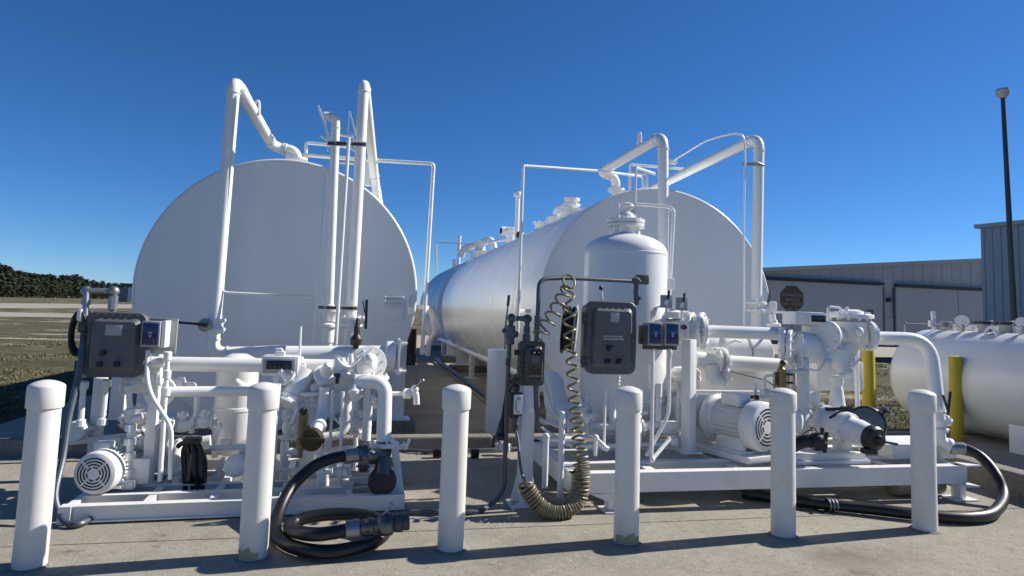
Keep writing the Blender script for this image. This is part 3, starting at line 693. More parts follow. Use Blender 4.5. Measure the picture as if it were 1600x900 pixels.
# display register on its meter
rg = T('meter_register', 'white meter register with a dark five digit display at the left skid', 'meter register', P(437, 600, 5.8))
c = P(437, 572, 5.86); wd_, ht_ = M(55, c), M(30, c)
q = MB(); q.box(c+V((0, .12, 0)), (wd_, .24, ht_), bev=.012); part(rg, 'housing', q, WH)
q = MB(); q.box(c+V((-.004, -.004, 0)), (wd_*.86, .012, ht_*.74), bev=.004); part(rg, 'bezel', q, GL)
q = MB(); q.box(c+V((-.004, -.009, .01)), (wd_*.68, .008, ht_*.44), bev=.001); part(rg, 'display', q, BLK)
for k, ch in enumerate('54275'): text(rg, 'digit', ch, c+V((-.004+(k-2)*wd_*.12, -.0145, -.004)), ht_*.26, DIG)
q = MB(); q.box(c+V((.0, .1, -ht_*.8)), (.10, .12, ht_*.7), bev=.01); part(rg, 'neck', q, WH)
q = MB(); q.tube([c+V((wd_/2+.02, .05, .02)), c+V((wd_/2+.05, .05, .02)), c+V((wd_/2+.05, .05, -.06))], .01, 8, .02); part(rg, 'conduit_loop', q, WH)
q = MB(); q.tube([P(431, 546, 5.95), P(440, 545, 5.95), P(442, 551, 5.95)], .011, 8, .015); q.box(P(438, 552, 5.95), (.08, .05, .04), bev=.012); part(rg, 'reset_lever', q, WH)
# meter body & gate valve
t = T('flow_meter', 'white cast flow meter body under the left display, seen beside the second bollard', 'flow meter', P(455, 640, 6.0))
q = MB(); q.valve(P(462, 598, 6.0), V((1, .15, -.2)), V((-.5, -.6, .5)), .085); part(t, 'body', q, WH)
q = MB(); q.beam(P(450, 588, 5.85), P(469, 606, 5.85), .02, .02, Y_); q.beam(P(456, 612, 5.85), P(472, 600, 5.85), .014, .014, Y_); part(t, 'linkage', q, WH)
q = MB(); q.tube([P(470, 510, 6.0), P(468, 562, 6.0)], .010, 8); part(t, 'thin_probe', q, WH)
# control valve
cv = T('control_valve', 'white hydraulic control valve cluster with bolted bonnets at centre right of the left skid', 'valve', P(545, 640, 5.95))
q = MB(); q.valve(P(532, 600, 6.0), X_, Z_, .085); part(cv, 'body', q, WH)
q = MB(); q.lathe(P(505, 592, 5.95), V((.25, -.6, .6)), [(0, .07), (.04, .10), (.07, .10), (.09, .06), (.16, .05), (.2, .03)], 18); part(cv, 'actuator', q, WH)
q = MB(); q.flange(P(577, 568, 5.95), V((.25, -1, .05)), .155, .02, 10, .010); part(cv, 'ring_flange', q, WH)
q = MB(); q.cyl(P(568, 566, 5.9), P(586, 566, 5.85), .07, 18, .015); q.ball(P(577, 560, 5.82), .045); part(cv, 'cap', q, WH)
for px, y0, y1 in ((527, 556, 598), (562, 562, 600)):
    q = MB(); q.beam(P(px, y0, 5.85), P(px+1, y1, 5.85), .02, .05, X_); part(cv, 'plate', q, WH, smooth=0)
q = MB(); q.tube(spline([P(527, 560, 5.8), P(535, 570, 5.75), P(548, 572, 5.78), P(563, 558, 5.8)], 6), .012, 8); q.tube([P(548, 553, 5.85), P(549, 570, 5.85)], .022, 10); part(cv, 'pilot_tube', q, WH)
q = MB()
for px, py in ((536, 584), (541, 588), (552, 585), (560, 588), (533, 590)): q.lathe(P(px, py, 5.86), -Y_, [(0, .026), (.04, .026), (.045, .014), (.06, .014)], 6)
part(cv, 'bolt_heads', q, WH)
q = MB(); q.box(P(527, 593, 5.78), (.03, .03, .07), bev=.006); q.box(P(527, 586, 5.78), (.05, .03, .03), bev=.006); part(cv, 'dark_tag', q, BP)
# right vertical pipe with elbow, outlet fitting
dl = T('delivery_pipe', 'white delivery pipe bending down beside the control valve to the black hose', 'pipe', P(598, 692, 5.7))
q = MB(); q.tube([P(555, 596, 5.75), P(602, 597, 5.72), P(599.5, 690, 5.66)], .061, 20, .11); part(dl, 'pipe', q, WH)
fl = P(600, 694, 5.66); q = MB(); q.flange(fl, Z_, .125, .03, 6, .012); part(dl, 'flange', q, WH)
q = MB(); q.tube([P(575, 600, 5.78), P(575, 640, 5.78), P(572, 688, 5.78)], .04, 12); part(dl, 'riser', q, WH)
q = MB(); q.tube([P(613, 699, 5.66), P(637, 697, 5.66)], .022, 10); q.beam(P(634, 702, 5.6), P(640, 686, 5.6), .02, .03, Y_); q.beam(P(631, 690, 5.62), P(632, 703, 5.62), .015, .02, Y_); part(dl, 'drain_lever', q, WH)
bm_ = T('swivel_elbow', 'dark cast swivel elbow with a round cap below, feeding the left black hose', 'fitting', P(598, 775, 5.55))
q = MB(); q.tube([fl-Z_*.012, P(600, 712, 5.6), P(583, 713, 5.5), P(570, 713, 5.46)], .062, 18, .1); part(bm_, 'elbow', q, CAST)
q = MB(); q.flange(P(568, 713, 5.46), V((-1, -.15, 0)), .105, .05, 6, .014); q.lathe(P(576, 713, 5.47), V((-1, -.12, 0)), [(0, .07), (.02, .095), (.05, .095), (.06, .085)], 20); part(bm_, 'clamp_coupling', q, CAST)
q = MB(); q.box(P(568, 732, 5.44), (.07, .06, .05), bev=.012); part(bm_, 'latch', q, BP)
q = MB(); q.cyl(P(600, 716, 5.52), P(597, 745, 5.45), .07, 18); part(bm_, 'neck', q, CAST)
q = MB(); q.lathe(P(597, 751, 5.46), V((.05, -1, .1)), [(-.09, .06), (-.06, .10), (0, .112), (.03, .112), (.045, .10), (.05, .05)], 28); part(bm_, 'dust_cap', q, BP)
# cross rod with tap at right
t = T('cross_pipe', 'thin white horizontal pipe ending in a small tap at the right of the left skid', 'pipe', P(560, 618, 5.85))
q = MB(); q.tube([P(470, 616, 5.85), P(630, 615, 5.85)], .019, 12); part(t, 'pipe', q, WH)
q = MB(); q.lathe(P(630, 615, 5.85), X_, [(0, .03), (.01, .045), (.06, .045), (.08, .03)], 12); q.tube([P(640, 614, 5.85), P(650, 613, 5.83), P(651, 632, 5.83)], .028, 12, .04); q.ball(P(648, 608, 5.83), .035); part(t, 'tap', q, WH)
q = MB(); q.tube([P(648, 607, 5.83), P(660, 595, 5.8)], .013, 10); q.ball(P(660, 595, 5.8), .02); part(t, 'tap_handle', q, GM)
# sampling nozzle & brass lever
t = T('sample_nozzle', 'white sampling pipe ending in a dark bronze cap with a cross bar', 'nozzle', P(490, 690, 5.6))
q = MB(); q.tube([P(508, 605, 5.8), P(505, 645, 5.78), P(490, 683, 5.5)], .045, 16, .1); part(t, 'pipe', q, WH)
q = MB(); q.lathe(P(500, 662, 5.66), P(490, 683, 5.5)-P(505, 645, 5.78), [(0, .046), (.01, .06), (.04, .06), (.05, .046)], 16); part(t, 'collar', q, WH)
c = P(488, 686, 5.46); q = MB(); q.lathe(c+V((.0, .05, .0)), V((-.1, -1, -.1)), [(0, .075), (.015, .09), (.06, .09), (.072, .078), (.075, .04)], 24); part(t, 'cap', q, DBR)
q = MB(); q.box(c+V((0, -.035, 0)), (.20, .03, .035), Matrix.Rotation(.05, 3, 'Y'), .01); part(t, 'cross_bar', q, DBR)
t = T('brass_valve_handle', 'tall aged brass lever handle with a round knob beside the bronze cap', 'valve handle', P(470, 715, 5.7))
q = MB(); q.box(P(472, 675, 5.72), (.07, .05, .30), Matrix.Rotation(.03, 3, 'Y'), .02); q.box(P(469, 706, 5.72), (.04, .04, .1), bev=.01); part(t, 'lever', q, BR)
q = MB(); q.ball(P(474, 643, 5.72), .035, 14); part(t, 'knob', q, DBR)
q = MB(); q.tube([P(466, 638, 5.75), P(456, 660, 5.75), P(452, 662, 5.75)], .013, 8); part(t, 'side_crank', q, WH)
# U pipe and thin rods at the middle
t = T('return_pipe', 'white pipe curving up in a U at the middle of the left skid', 'pipe', P(530, 690, 6.1))
q = MB(); q.tube([P(541, 605, 6.1), P(541, 676, 6.1), P(500, 684, 6.05)], .047, 16, .2); part(t, 'pipe', q, WH)
for px, y0, px1, y1, Y, r, lab in ((520, 610, 515, 708, 5.75, .013, 'thin white rod left of the drain valve on the left skid'), (536, 612, 531, 745, 5.65, .014, 'thin white rod running down to the small drain valve on the left skid'),
                              (489, 600, 486, 700, 5.9, .018, 'thin white rod behind the bronze cap on the left skid'), (501, 690, 498, 762, 5.7, .02, 'short white tube standing on the rail under the bronze cap')):
    t = T('rod', lab, 'rod', P(px1, y1, Y)); q = MB(); q.tube([P(px, y0, Y), P(px1, y1, Y)], r, 10); part(t, 'shaft', q, WH)
    q = MB(); q.lathe(P((px*2+px1)/3, (y0*2+y1)/3, Y), Z_, [(-.03, r), (-.025, r*1.8), (.025, r*1.8), (.03, r)], 10); part(t, 'coupling', q, WH)
t = T('drain_valve', 'small white drain valve standing on the front rail above the coiled hose', 'valve', P(530, 765, 5.6))
q = MB(); q.valve(P(531, 738, 5.6), X_, Z_, .032); q.ball(P(541, 738, 5.58), .035); part(t, 'body', q, WH)
q = MB(); q.tube([P(500, 738, 5.62), P(525, 738, 5.6)], .018, 10); q.tube([P(532, 745, 5.6), P(530, 760, 5.6)], .02, 10); part(t, 'pipe', q, WH)
q = MB(); q.box(P(503, 745, 5.62), (.05, .05, .13), bev=.008); part(t, 'stand', q, WH)
t = T('rail_pipe', 'white horizontal pipe with a block lying on the rails behind the dark swivel elbow', 'pipe', P(570, 765, 5.65))
q = MB(); q.tube([P(545, 752, 5.7), P(625, 750, 5.7)], .035, 12); part(t, 'pipe', q, WS)
q = MB(); q.box(P(544, 758, 5.66), (.09, .08, .06), bev=.008); part(t, 'block', q, WS)
# S tube and riser left
one('s_bend_tube', 'bent white tube stepping down from the screen past the left skid post', 'tube', MB().tube([P(231, 548, 5.75), P(229, 590, 5.7), P(236, 618, 5.66), P(268, 667, 5.62), P(266, 748, 5.7)], .0175, 12, .08), WH)
t = T('riser_tube', 'thin straight white riser tube right of the bent tube on the left skid', 'tube', P(250, 755, 5.7))
q = MB(); q.tube([P(262, 560, 5.75), P(258, 620, 5.75), P(250, 752, 5.75)], .019, 12); part(t, 'tube', q, WH)
for y_ in (556, 585, 612):
    q = MB(); q.lathe(P(262-(y_-556)*.04, y_, 5.75), Z_, [(-.035, .02), (-.03, .032), (.03, .032), (.035, .02)], 12); part(t, 'union', q, WH)
q = MB(); q.lathe(P(248, 566, 5.8), X_, [(-.06, .03), (-.05, .045), (.03, .045), (.05, .03)], 12); part(t, 'side_nut', q, WH)
# black bundle
t = T('hose_hank', 'black strapped hank of folded hose hanging in the middle of the left skid', 'hose', P(300, 775, 5.8))
rn = random.Random(5)
for k in range(8):
    x_ = 290+k*3.6+rn.uniform(-1, 1); L_ = 752+rn.uniform(-12, 26); y_ = 5.80+rn.uniform(0, .1); w_ = rn.uniform(4, 8)
    q = MB(); q.tube(spline([P(302+rn.uniform(-4, 4), 686, 5.86), P(x_-2, 702, y_), P(x_-1, 735, y_-.02), P(x_+1, L_, y_-.02), P(x_+w_*.6, L_+5, y_), P(x_+w_, L_-6, y_+.03), P(x_+w_-1, 715, y_+.03), P(304, 690, 5.88)], 6), rn.uniform(.017, .026), 8); part(t, 'fold', q, BK)
q = MB(); q.box(P(297, 730, 5.79), (.03, .03, .22), Matrix.Rotation(.06, 3, 'Y'), .008); part(t, 'hanging_strap', q, GD)
q = MB(); q.box(P(301, 688, 5.84), (.13, .1, .05), bev=.015); part(t, 'strap', q, BK)
q = MB(); q.tube([P(278, 698, 5.9), P(284, 692, 5.88), P(296, 696, 5.85)], .02, 8, .03); part(t, 'loop', q, BK)
t = T('white_elbow', 'white pipe elbow standing behind the hanging black hank', 'fitting', P(276, 750, 6.0))
q = MB(); q.tube([P(300, 690, 6.2), P(276, 694, 6.1), P(272, 745, 6.0)], .055, 16, .12); q.flange(P(272, 735, 6.0), Z_, .09, .025, 6, .01); part(t, 'elbow', q, WS)
one('suction_line', 'white pipe lying low between the left motor and the hanging black hank', 'pipe', MB().tube([P(225, 705, 6.4), P(330, 690, 6.4)], .06, 14), WS)

# ------------------------------------------------------------------ control enclosures
def enclosure(label, c, w_, h_, d, rad, knobs, plates, strips, hinge=-1):
    t = T('control_enclosure', label, 'control enclosure', c+V((0, d/2, -h_/2)), 'grey control enclosures')
    q = MB(); q.prism(rrect(c+Y_*d, w_*.9, h_*.92, rad*.9), V((0, -d*.68, 0)), .004); part(t, 'back_box', q, GE)
    q = MB(); q.prism(rrect(c+Y_*d*.34, w_, h_, rad), V((0, -d*.2, 0)), .008); part(t, 'cover_flange', q, GE)
    q = MB(); q.prism(rrect(c+Y_*d*.15, w_*.80, h_*.82, rad*.55), V((0, -d*.16, 0)), .035); part(t, 'raised_cover', q, GE)
    fz = -d*.015
    for k in range(6):
        for sz in (-1, 1):
            q = MB(); q.cyl(c+V(((k-2.5)*w_*.125, d*.15, sz*h_*.462)), c+V(((k-2.5)*w_*.125, d*.10, sz*h_*.462)), .009, 6); part(t, 'cover_bolt', q, GE)
    for k in range(5):
        for sx in (-1, 1):
            q = MB(); q.cyl(c+V((sx*w_*.455, d*.15, (k-2)*h_*.15)), c+V((sx*w_*.455, d*.10, (k-2)*h_*.15)), .009, 6); part(t, 'cover_bolt', q, GE)
    for z in (.26, -.33):
        q = MB(); q.box(c+V((hinge*(w_/2+.008), d*.2, z*h_)), (.05, .05, h_*.13), bev=.008); q.cyl(c+V((hinge*(w_/2+.03), d*.14, z*h_-h_*.08)), c+V((hinge*(w_/2+.03), d*.14, z*h_+h_*.08)), .012, 8); part(t, 'hinge', q, GD)
    for (x, z, pw, ph) in plates:
        q = MB(); q.box(c+V((x*w_, fz-.002, z*h_)), (pw*w_, .008, ph*h_), bev=.001); part(t, 'label_plate', q, GL)
    for (x, z, pw) in strips:
        q = MB(); q.box(c+V((x*w_, fz-.002, z*h_)), (pw*w_, .010, h_*.022), bev=.001); part(t, 'text_strip', q, GL)
    for (x, z) in knobs:
        p = c+V((x*w_, fz, z*h_)); q = MB(); q.lathe(p, -Y_, [(0, .022), (.012, .024), (.03, .02), (.034, .012)], 14); k = part(t, 'knob', q, BP)
        q = MB(); q.box(p+V((.008, -.036, .008)), (.012, .024, .042), Matrix.Rotation(.5, 3, 'Y'), .003); part(k, 'pointer', q, BP)
    return t
c = P(176, 539, 5.72); s = M(1, c)
enclosure('grey rounded control enclosure of the left skid with one blank label and three black knobs', c, 90*s, 102*s, .24, .075, [(-.13, -.13), (-.17, -.30), (.10, -.29)], [(.0, .225, .26, .16)], [], -1)
def reader(par_label, c, w_, h_, group='blue card readers beside the enclosures'):
    t = T('card_reader', par_label, 'card reader', c+V((0, .04, -h_/2)), group)
    q = MB(); q.box(c+V((0, .05, 0)), (w_, .10, h_), bev=.008); part(t, 'housing', q, GL)
    q = MB(); q.box(c+V((0, -.003, 0)), (w_*.82, .01, h_*.84), bev=.002); sc_ = part(t, 'screen', q, SCR)
    q = MB(); q.box(c+V((0, -.0095, .012)), (w_*.22, .002, h_*.035)); q.box(c+V((0, -.0095, -.012)), (w_*.10, .002, h_*.12), bev=.0005); q.box(c+V((0, -.0095, -.004)), (w_*.17, .002, h_*.05), bev=.0005); part(t, 'screen_icon', q, ICON, smooth=0)
    return t
c = P(235, 522, 5.70); s = M(1, c)
t = reader('dark blue screen in a white sided housing right of the left enclosure', c, 27*s, 40*s)
q = MB(); q.box(c+V((17.5*s, .09, 0)), (6*s, .14, 42*s), bev=.006); part(t, 'side_cover', q, WH)
q = MB(); q.box(c+V((7*s, .17, -4*s)), (46*s, .02, 56*s), bev=.004); part(t, 'backing_plate', q, GL)
q = MB(); q.tube([P(229, 548, 5.95), P(228, 575, 5.95)], .03, 12); part(t, 'mount', q, WH)
# conduit over the left enclosure
t = T('conduit_loop', 'grey bridging conduit with round elbows above the left enclosure', 'conduit', P(178, 488, 5.9))
q = MB(); q.tube([P(131, 590, 5.8), P(132, 530, 5.8), P(135, 454, 5.85), P(178, 455, 5.9), P(176, 492, 5.9)], .0225, 12, .02); part(t, 'pipe', q, GM)
for px, py in ((135, 455), (178, 455)):
    q = MB(); q.ball(P(px, py, 5.87), .042, 14); part(t, 'elbow', q, GM)
for px, py in ((134.5, 470), (177, 468), (176, 478), (133.5, 492)):
    q = MB(); q.lathe(P(px, py, 5.87), Z_, [(-.035, .024), (-.03, .036), (.03, .036), (.035, .024)], 8); part(t, 'union', q, GM)
t = T('cable_hank', 'black cable hung in a loop at the left side of the left enclosure', 'cable', P(121, 560, 5.75))
for k in range(4):
    q = MB(); o = P(121, 521, 5.75+k*.03); q.tube([o+V((math.cos(a)*.055+.004*k, .01*k, math.sin(a)*(.17-.012*k))) for a in [2*math.pi*i/28 for i in range(29)]], .0115, 8, close=False); part(t, 'loop', q, BK)
one('white_hook', 'small white hook plate above the hanging black cable', 'hook', MB().box(P(124.5, 492, 5.75), (.03, .03, .09), bev=.006), WH)
one('flexible_conduit', 'leaning grey blue conduit sweeping down to the ground left of the left motor', 'conduit', MB().tube(spline([P(133, 500, 5.8), P(124, 580, 5.7), P(108, 650, 5.6), P(98, 715, 5.5), P(86, 770, 5.35), P(92, 800, 5.3), G(106, 818, .03), G(126, 818, .03), G(150, 806, .03)], 8), .023, 10), GC)
for px, y0, px1, y1, Y, lab in ((131, 595, 126, 662, 5.9, 'short white conduit drop under the left side of the enclosure'), (166, 592, 160, 660, 5.95, 'short white conduit drop under the middle of the left enclosure'), (201, 600, 203, 645, 5.85, 'white conduit drop beside the left enclosure reducer')):
    t = T('conduit', lab, 'conduit', P(px1, y1, Y)); q = MB(); q.tube([P(px, y0, Y), P(px1, y1, Y)], .022, 10); part(t, 'pipe', q, WS)
    q = MB(); q.lathe(P(px1, y1, Y), Z_, [(-.03, .02), (-.02, .035), (.03, .035), (.04, .02)], 10); part(t, 'fitting', q, WS); q = MB(); q.lathe(P(px, y0+8, Y), Z_, [(-.03, .02), (-.02, .034), (.03, .034), (.04, .02)], 10); part(t, 'fitting', q, WS)

# ------------------------------------------------------------------ left hose
hs = T('fuel_hose', 'thick black fuel hose coiled on the concrete beside the second bollard', 'hose', G(510, 850, 0))
H = [P(548, 712, 5.40), P(520, 716, 5.36), P(487, 731, 5.3), P(456, 761, 5.2), P(436, 800, 5.0), G(430, 830, .07), G(452, 852, .055), G(500, 862, .058), G(550, 857, .058), G(592, 842, .06), G(602, 824, .09), G(580, 808, .12), G(530, 803, .13), G(482, 808, .12), G(455, 819, .10), G(458, 829, .13), G(495, 835, .16), G(548, 827, .17)]
pth = spline(H, 10)
q = MB(); q.tube(pth, .043, 16); part(hs, 'hose', q, BK)
d = (V(H[0])-V(H[1])).normalized(); q = MB(); q.lathe(V(H[0])-d*.05, d, [(0, .053), (.004, .058), (.10, .058), (.11, .05), (.14, .05)], 18); part(hs, 'upper_ferrule', q, GM)
e0, e1 = V(H[-1]), G(622, 817, .2); d = (e1-e0).normalized()
q = MB(); q.lathe(e0-d*.03, d, [(0, .054), (.004, .059), (.085, .059), (.09, .052)], 18); part(hs, 'lower_ferrule', q, GM)
nz = T('hose_nozzle', 'grey cast coupling nozzle on the free end of the coiled left hose', 'nozzle', e0+d*.2-Z_*.08)
q = MB(); q.lathe(e0+d*.06, d, [(0, .044), (.015, .052), (.08, .056), (.09, .047), (.11, .047), (.13, .066), (.17, .074), (.20, .068), (.22, .044)], 20); part(nz, 'body', q, CAST)
q = MB(); q.lathe(e0+d*.27, d, [(0, .044), (.01, .056), (.055, .06), (.06, .05), (.08, .053), (.10, .053), (.105, .034)], 20); part(nz, 'end_coupling', q, GD)
q = MB(); q.tube([e0+d*.2+Z_*.06, e0+d*.26+Z_*.12, e0+d*.245+Z_*.135], .010, 8); part(nz, 'latch', q, GM)
q = MB(); q.tube([e0+d*.28-Z_*.02, e0+d*.24-Z_*.05-Y_*.045, e0+d*.08-Y_*.075-Z_*.03], .006, 6); part(nz, 'tether', q, BK)
for k in range(4):
    a_ = k*math.pi/2+.5; u, v, _ = basis(d); q = MB(); q.box(e0+d*.10+(u*math.cos(a_)+v*math.sin(a_))*.054, (.03, .02, .02), bev=.004); part(nz, 'lug', q, CAST)
# grey conduit on the ground between the skids
one('ground_conduit', 'grey conduit lying on the concrete between the left skid and the white stand column', 'conduit', MB().tube(spline([G(632, 799, .03), G(690, 800, .025), G(740, 799, .025), G(765, 790, .03), P(786, 765, 5.45), P(789, 720, 5.46), P(793, 600, 5.47), P(797, 520, 5.48)], 8), .019, 10), GC)

# ------------------------------------------------------------------ smaller fittings crowding the left skid
def fitting(name, label, cat, pieces, m=WH, base=None):
    base = base or pieces[0][1].v[0]; t = T(name, label, cat, base)
    for n_, q_, *mm in pieces: part(t, n_, q_, mm[0] if mm else m)
    return t
fitting('y_strainer', 'white cone shaped Y strainer hanging under the left display register', 'strainer', [
    ('cone', MB().lathe(P(449, 628, 5.85), P(470, 590, 5.95)-P(449, 628, 5.85), [(0, .06), (.02, .085), (.05, .085), (.06, .075), (.26, .10), (.3, .10)], 20)),
    ('cover', MB().flange(P(449, 630, 5.84), P(470, 590, 5.95)-P(449, 628, 5.85), .105, .025, 6, .011)),
    ('drain_plug', MB().lathe(P(446, 640, 5.8), -Z_, [(0, .02), (.02, .022), (.04, .022), (.045, .012)], 8))])
fitting('manifold_block', 'white cast manifold block under the ring flange of the left skid', 'fitting', [
    ('block', MB().box(P(590, 615, 5.85), (.15, .15, .24), bev=.025)),
    ('flange', MB().flange(P(587, 590, 5.85), Z_, .115, .03, 8, .011)),
    ('side_boss', MB().lathe(P(585, 622, 5.77), -Y_, [(0, .04), (.03, .045), (.045, .03), (.07, .02)], 12))])
fitting('pilot_valve', 'small white pilot valve with thin tubes in front of the left control valve', 'valve', [
    ('body', MB().lathe(P(553, 628, 5.7), Z_, [(0, .02), (.02, .035), (.07, .04), (.075, .055), (.1, .055), (.12, .03), (.15, .02)], 14)),
    ('tube', MB().tube(spline([P(553, 610, 5.7), P(560, 592, 5.7), P(572, 586, 5.72), P(585, 592, 5.74)], 6), .009, 8)),
    ('tube', MB().tube(spline([P(552, 630, 5.7), P(548, 655, 5.7), P(535, 665, 5.7), P(520, 650, 5.72)], 6), .009, 8))])
fitting('rail_clamps', 'row of small white pipe clamps on the back rail of the left skid', 'clamp', [
    ('clamp', MB().box(P(px, 742, 6.05), (.06, .08, .07), bev=.012)) for px in (455, 480)])
fitting('support_stand', 'white pipe support stand behind the bronze cap on the left skid', 'stand', [
    ('leg', MB().tube([P(445, 690, 6.0), P(443, 752, 5.95)], .035, 12)), ('leg', MB().tube([P(512, 690, 5.95), P(509, 760, 5.85)], .026, 12)),
    ('arm', MB().tube([P(430, 734, 5.85), P(522, 737, 5.8)], .022, 10)), ('saddle', MB().box(P(480, 716, 5.95), (.12, .1, .2), bev=.012))], WS)
fitting('gusset_bracket', 'slanted white steel bracket on the back rail near the hanging black hank', 'bracket', [
    ('strut', MB().beam(P(334, 752, 5.95), P(352, 715, 6.05), .05, .03, Y_)), ('strut', MB().beam(P(272, 760, 5.9), P(284, 728, 6.0), .05, .03, Y_)),
    ('rail', MB().beam(P(268, 742, 6.05), P(352, 738, 6.05), .05, .04))], WS)
fitting('check_valve', 'white check valve with bolted cap left of the tall post of the left skid', 'valve', [
    ('body', MB().valve(P(212, 690, 5.95), Z_, V((1, -.5, 0)), .05)), ('cap', MB().ball(P(203, 655, 5.9), .04, 12)),
    ('tube', MB().tube([P(188, 655, 6.0), P(203, 650, 5.92), P(240, 648, 5.9)], .024, 10))])
fitting('valve_cluster', 'pair of white screw valves on the left skid header beside the blue screen', 'valve', [
    ('body', MB().lathe(P(222, 590, 5.85), X_, [(0, .03), (.02, .045), (.1, .045), (.12, .06), (.15, .06), (.16, .03)], 14)),
    ('body', MB().lathe(P(232, 572, 5.8), Z_, [(-.04, .02), (-.03, .035), (.05, .035), (.06, .022), (.1, .018)], 12))])

t = T('kerb_conduit', 'dark pipe lying on the apron along the foot of the low kerb', 'pipe', G(700, 706, 0))
q = MB(); q.tube(spline([G(636, 703, .03), G(680, 706, .03), G(730, 704, .03), G(790, 702, .03), G(815, 700, .03)], 6), .022, 10); part(t, 'pipe', q, GC)
for px in (683, 742):
    q = MB(); q.box(G(px, 708, .05), (.09, .08, .10), bev=.018); part(t, 'bracket', q, BP)
one('floor_valve', 'small white valve lying by the kerb left of the stand column', 'valve', MB().valve(G(786, 700, .08), V((1, -.3, 0)), Z_, .035), WH)
one('leaf_litter', 'pale scrap of litter lying on the concrete beside the kerb', 'litter', MB().box(G(662, 707, .012), (.16, .07, .015), Matrix.Rotation(.3, 3, 'Z'), .005), GL)

# ================================================================== PIPES AND FITTINGS OF THE RIGHT TANK
yr = 7.3
pD = [P(962, 305, 9.2), P(962, 285, 9.15), P(941, 271, 9.1), P(1034, 211, yr), P(1036, 470, yr)]
td = pipe('fill_pipe', 'white pipe arching over the right tank just behind the upright filter vessel', 'pipe', [P(963, 312, 9.2), P(962, 276, 9.15), P(938, 270, 9.1), P(1036, 212, yr), P(1036, 520, yr)], .066, .16)
q = MB(); q.flange(P(963, 297, 9.2), Z_, .13, .04, 8, .012); part(td, 'tank_flange', q, WH)
pE = [P(1004, 312, 10.0), P(1005, 300, 10.0), P(1010, 297, 9.9), P(1182, 217, yr), P(1181, 510, yr)]
te = pipe('fill_pipe', 'tall white pipe arching over the right tank at its right edge', 'pipe', [P(1003, 303, 10.0), P(1186, 214, yr), P(1181, 515, yr)], .066, .17)
q = MB(); q.flange(P(1007, 300, 9.95), P(1186, 214, yr)-P(1003, 303, 10.0), .10, .03, 8, .012); part(te, 'tank_flange', q, WH)
c = P(1182, 480, yr); q = MB(); q.flange(c+Z_*.05, Z_, .12, .03, 8, .012); q.flange(c-Z_*.04, Z_, .12, .03, 8, .012); q.cyl(c-Z_*.05, c+Z_*.05, .085, 18); part(te, 'butterfly_valve', q, WH)
q = MB(); q.box(P(1206, 480, yr-.05), (.10, .09, .14), bev=.02); q.cyl(c+V((.07, -.02, 0)), P(1204, 480, yr-.05), .03, 12); q.tube([P(1206, 490, yr-.05), P(1208, 505, yr-.05)], .04, 12); part(te, 'actuator', q, WH)
q = MB(); q.lathe(P(1209, 507, yr-.05), Z_, [(-.03, .06), (-.02, .085), (.01, .085), (.02, .05), (.06, .04)], 16); part(te, 'actuator_foot', q, WH)
one('antenna_stub', 'short dark tapered rod standing beside the right tank pipe in front of the hangar', 'rod', MB().lathe(P(1201, 474, 7.25), P(1204, 447, 7.25)-P(1201, 474, 7.25), [(0, .022), (.10, .02), (.185, .009)], 10), GC)
one('impulse_line', 'thin white line from the right tank pipe valve to the white meter register', 'tube', MB().tube(spline([P(1208, 488, 7.2), P(1224, 488, 7.0), P(1238, 492, 6.7), P(1246, 496, 6.5)], 6), .014, 8), WH)
t = T('pipe_bracket', 'thin grey strut crossing the far right tank pipe below its bend', 'bracket', P(1178, 258, yr-.07))
q = MB(); q.beam(P(1159, 256, yr-.08), P(1194, 258, yr-.08), .04, .03); part(t, 'channel', q, GL)
q = MB(); q.tube([P(1167, 258, yr-.1), P(1181, 252, yr-.1), P(1194, 258, yr-.1)], .008, 6, .05); part(t, 'u_bolt', q, GM)
one('vent_tube', 'thin white tube arching above the right tank and down beside its pipe', 'tube', MB().tube(spline([P(1050, 252, 9.2), P(1070, 240, 8.7), P(1100, 222, 8.0), P(1130, 212, 7.5), P(1152, 209, 7.25), P(1162, 216, 7.2), P(1164, 240, 7.2), P(1163, 300, 7.2), P(1162, 400, 7.2), P(1163, 510, 7.2)], 6), .0135, 8), WH)
q = MB(); q.box(P(1050, 253, 9.2), (.14, .08, .07), bev=.012)
one('tube_fitting', 'small white fitting at the upper end of the arching vent tube', 'fitting', q, WH)
one('vent_tube', 'narrow white hairpin tube standing on the sloping pipe of the right tank', 'tube', MB().tube([P(996, 232, 8.1), P(998, 208, 8.1), P(1001, 208, 8.1), P(1002, 228, 8.1)], .016, 8, .03), WH)
t = T('overflow_pipe', 'thin white pipe rising left of the right tank and running across to its top', 'pipe', P(810, 520, 7.9))
q = MB(); q.tube([P(809, 520, 7.9), P(817.5, 259, 7.9), P(935, 267, 8.5), P(1004, 276, 9.2), P(1005, 297, 9.2)], .0195, 10, .03); part(t, 'pipe', q, WH)
q = MB(); q.beam(P(808, 486, 7.92), P(828, 486, 8.05), .04, .05); part(t, 'wall_arm', q, WH)
t = T('guard_rail', 'small white pipe rail frame on top of the right tank', 'rail', P(985, 295, 9.0))
for a in ([P(984, 295, 9.2), P(985, 257, 9.2), P(1020, 260, 9.2), P(1068, 264, 9.2)], [P(1010, 272, 9.2), P(984, 270, 9.2)], [P(995, 262, 8.9), P(1024, 272, 8.9)], [P(1010, 296, 9.2), P(1011, 274, 9.2)]):
    q = MB(); q.tube(a, .022, 10, .02); part(t, 'rail', q, WH)
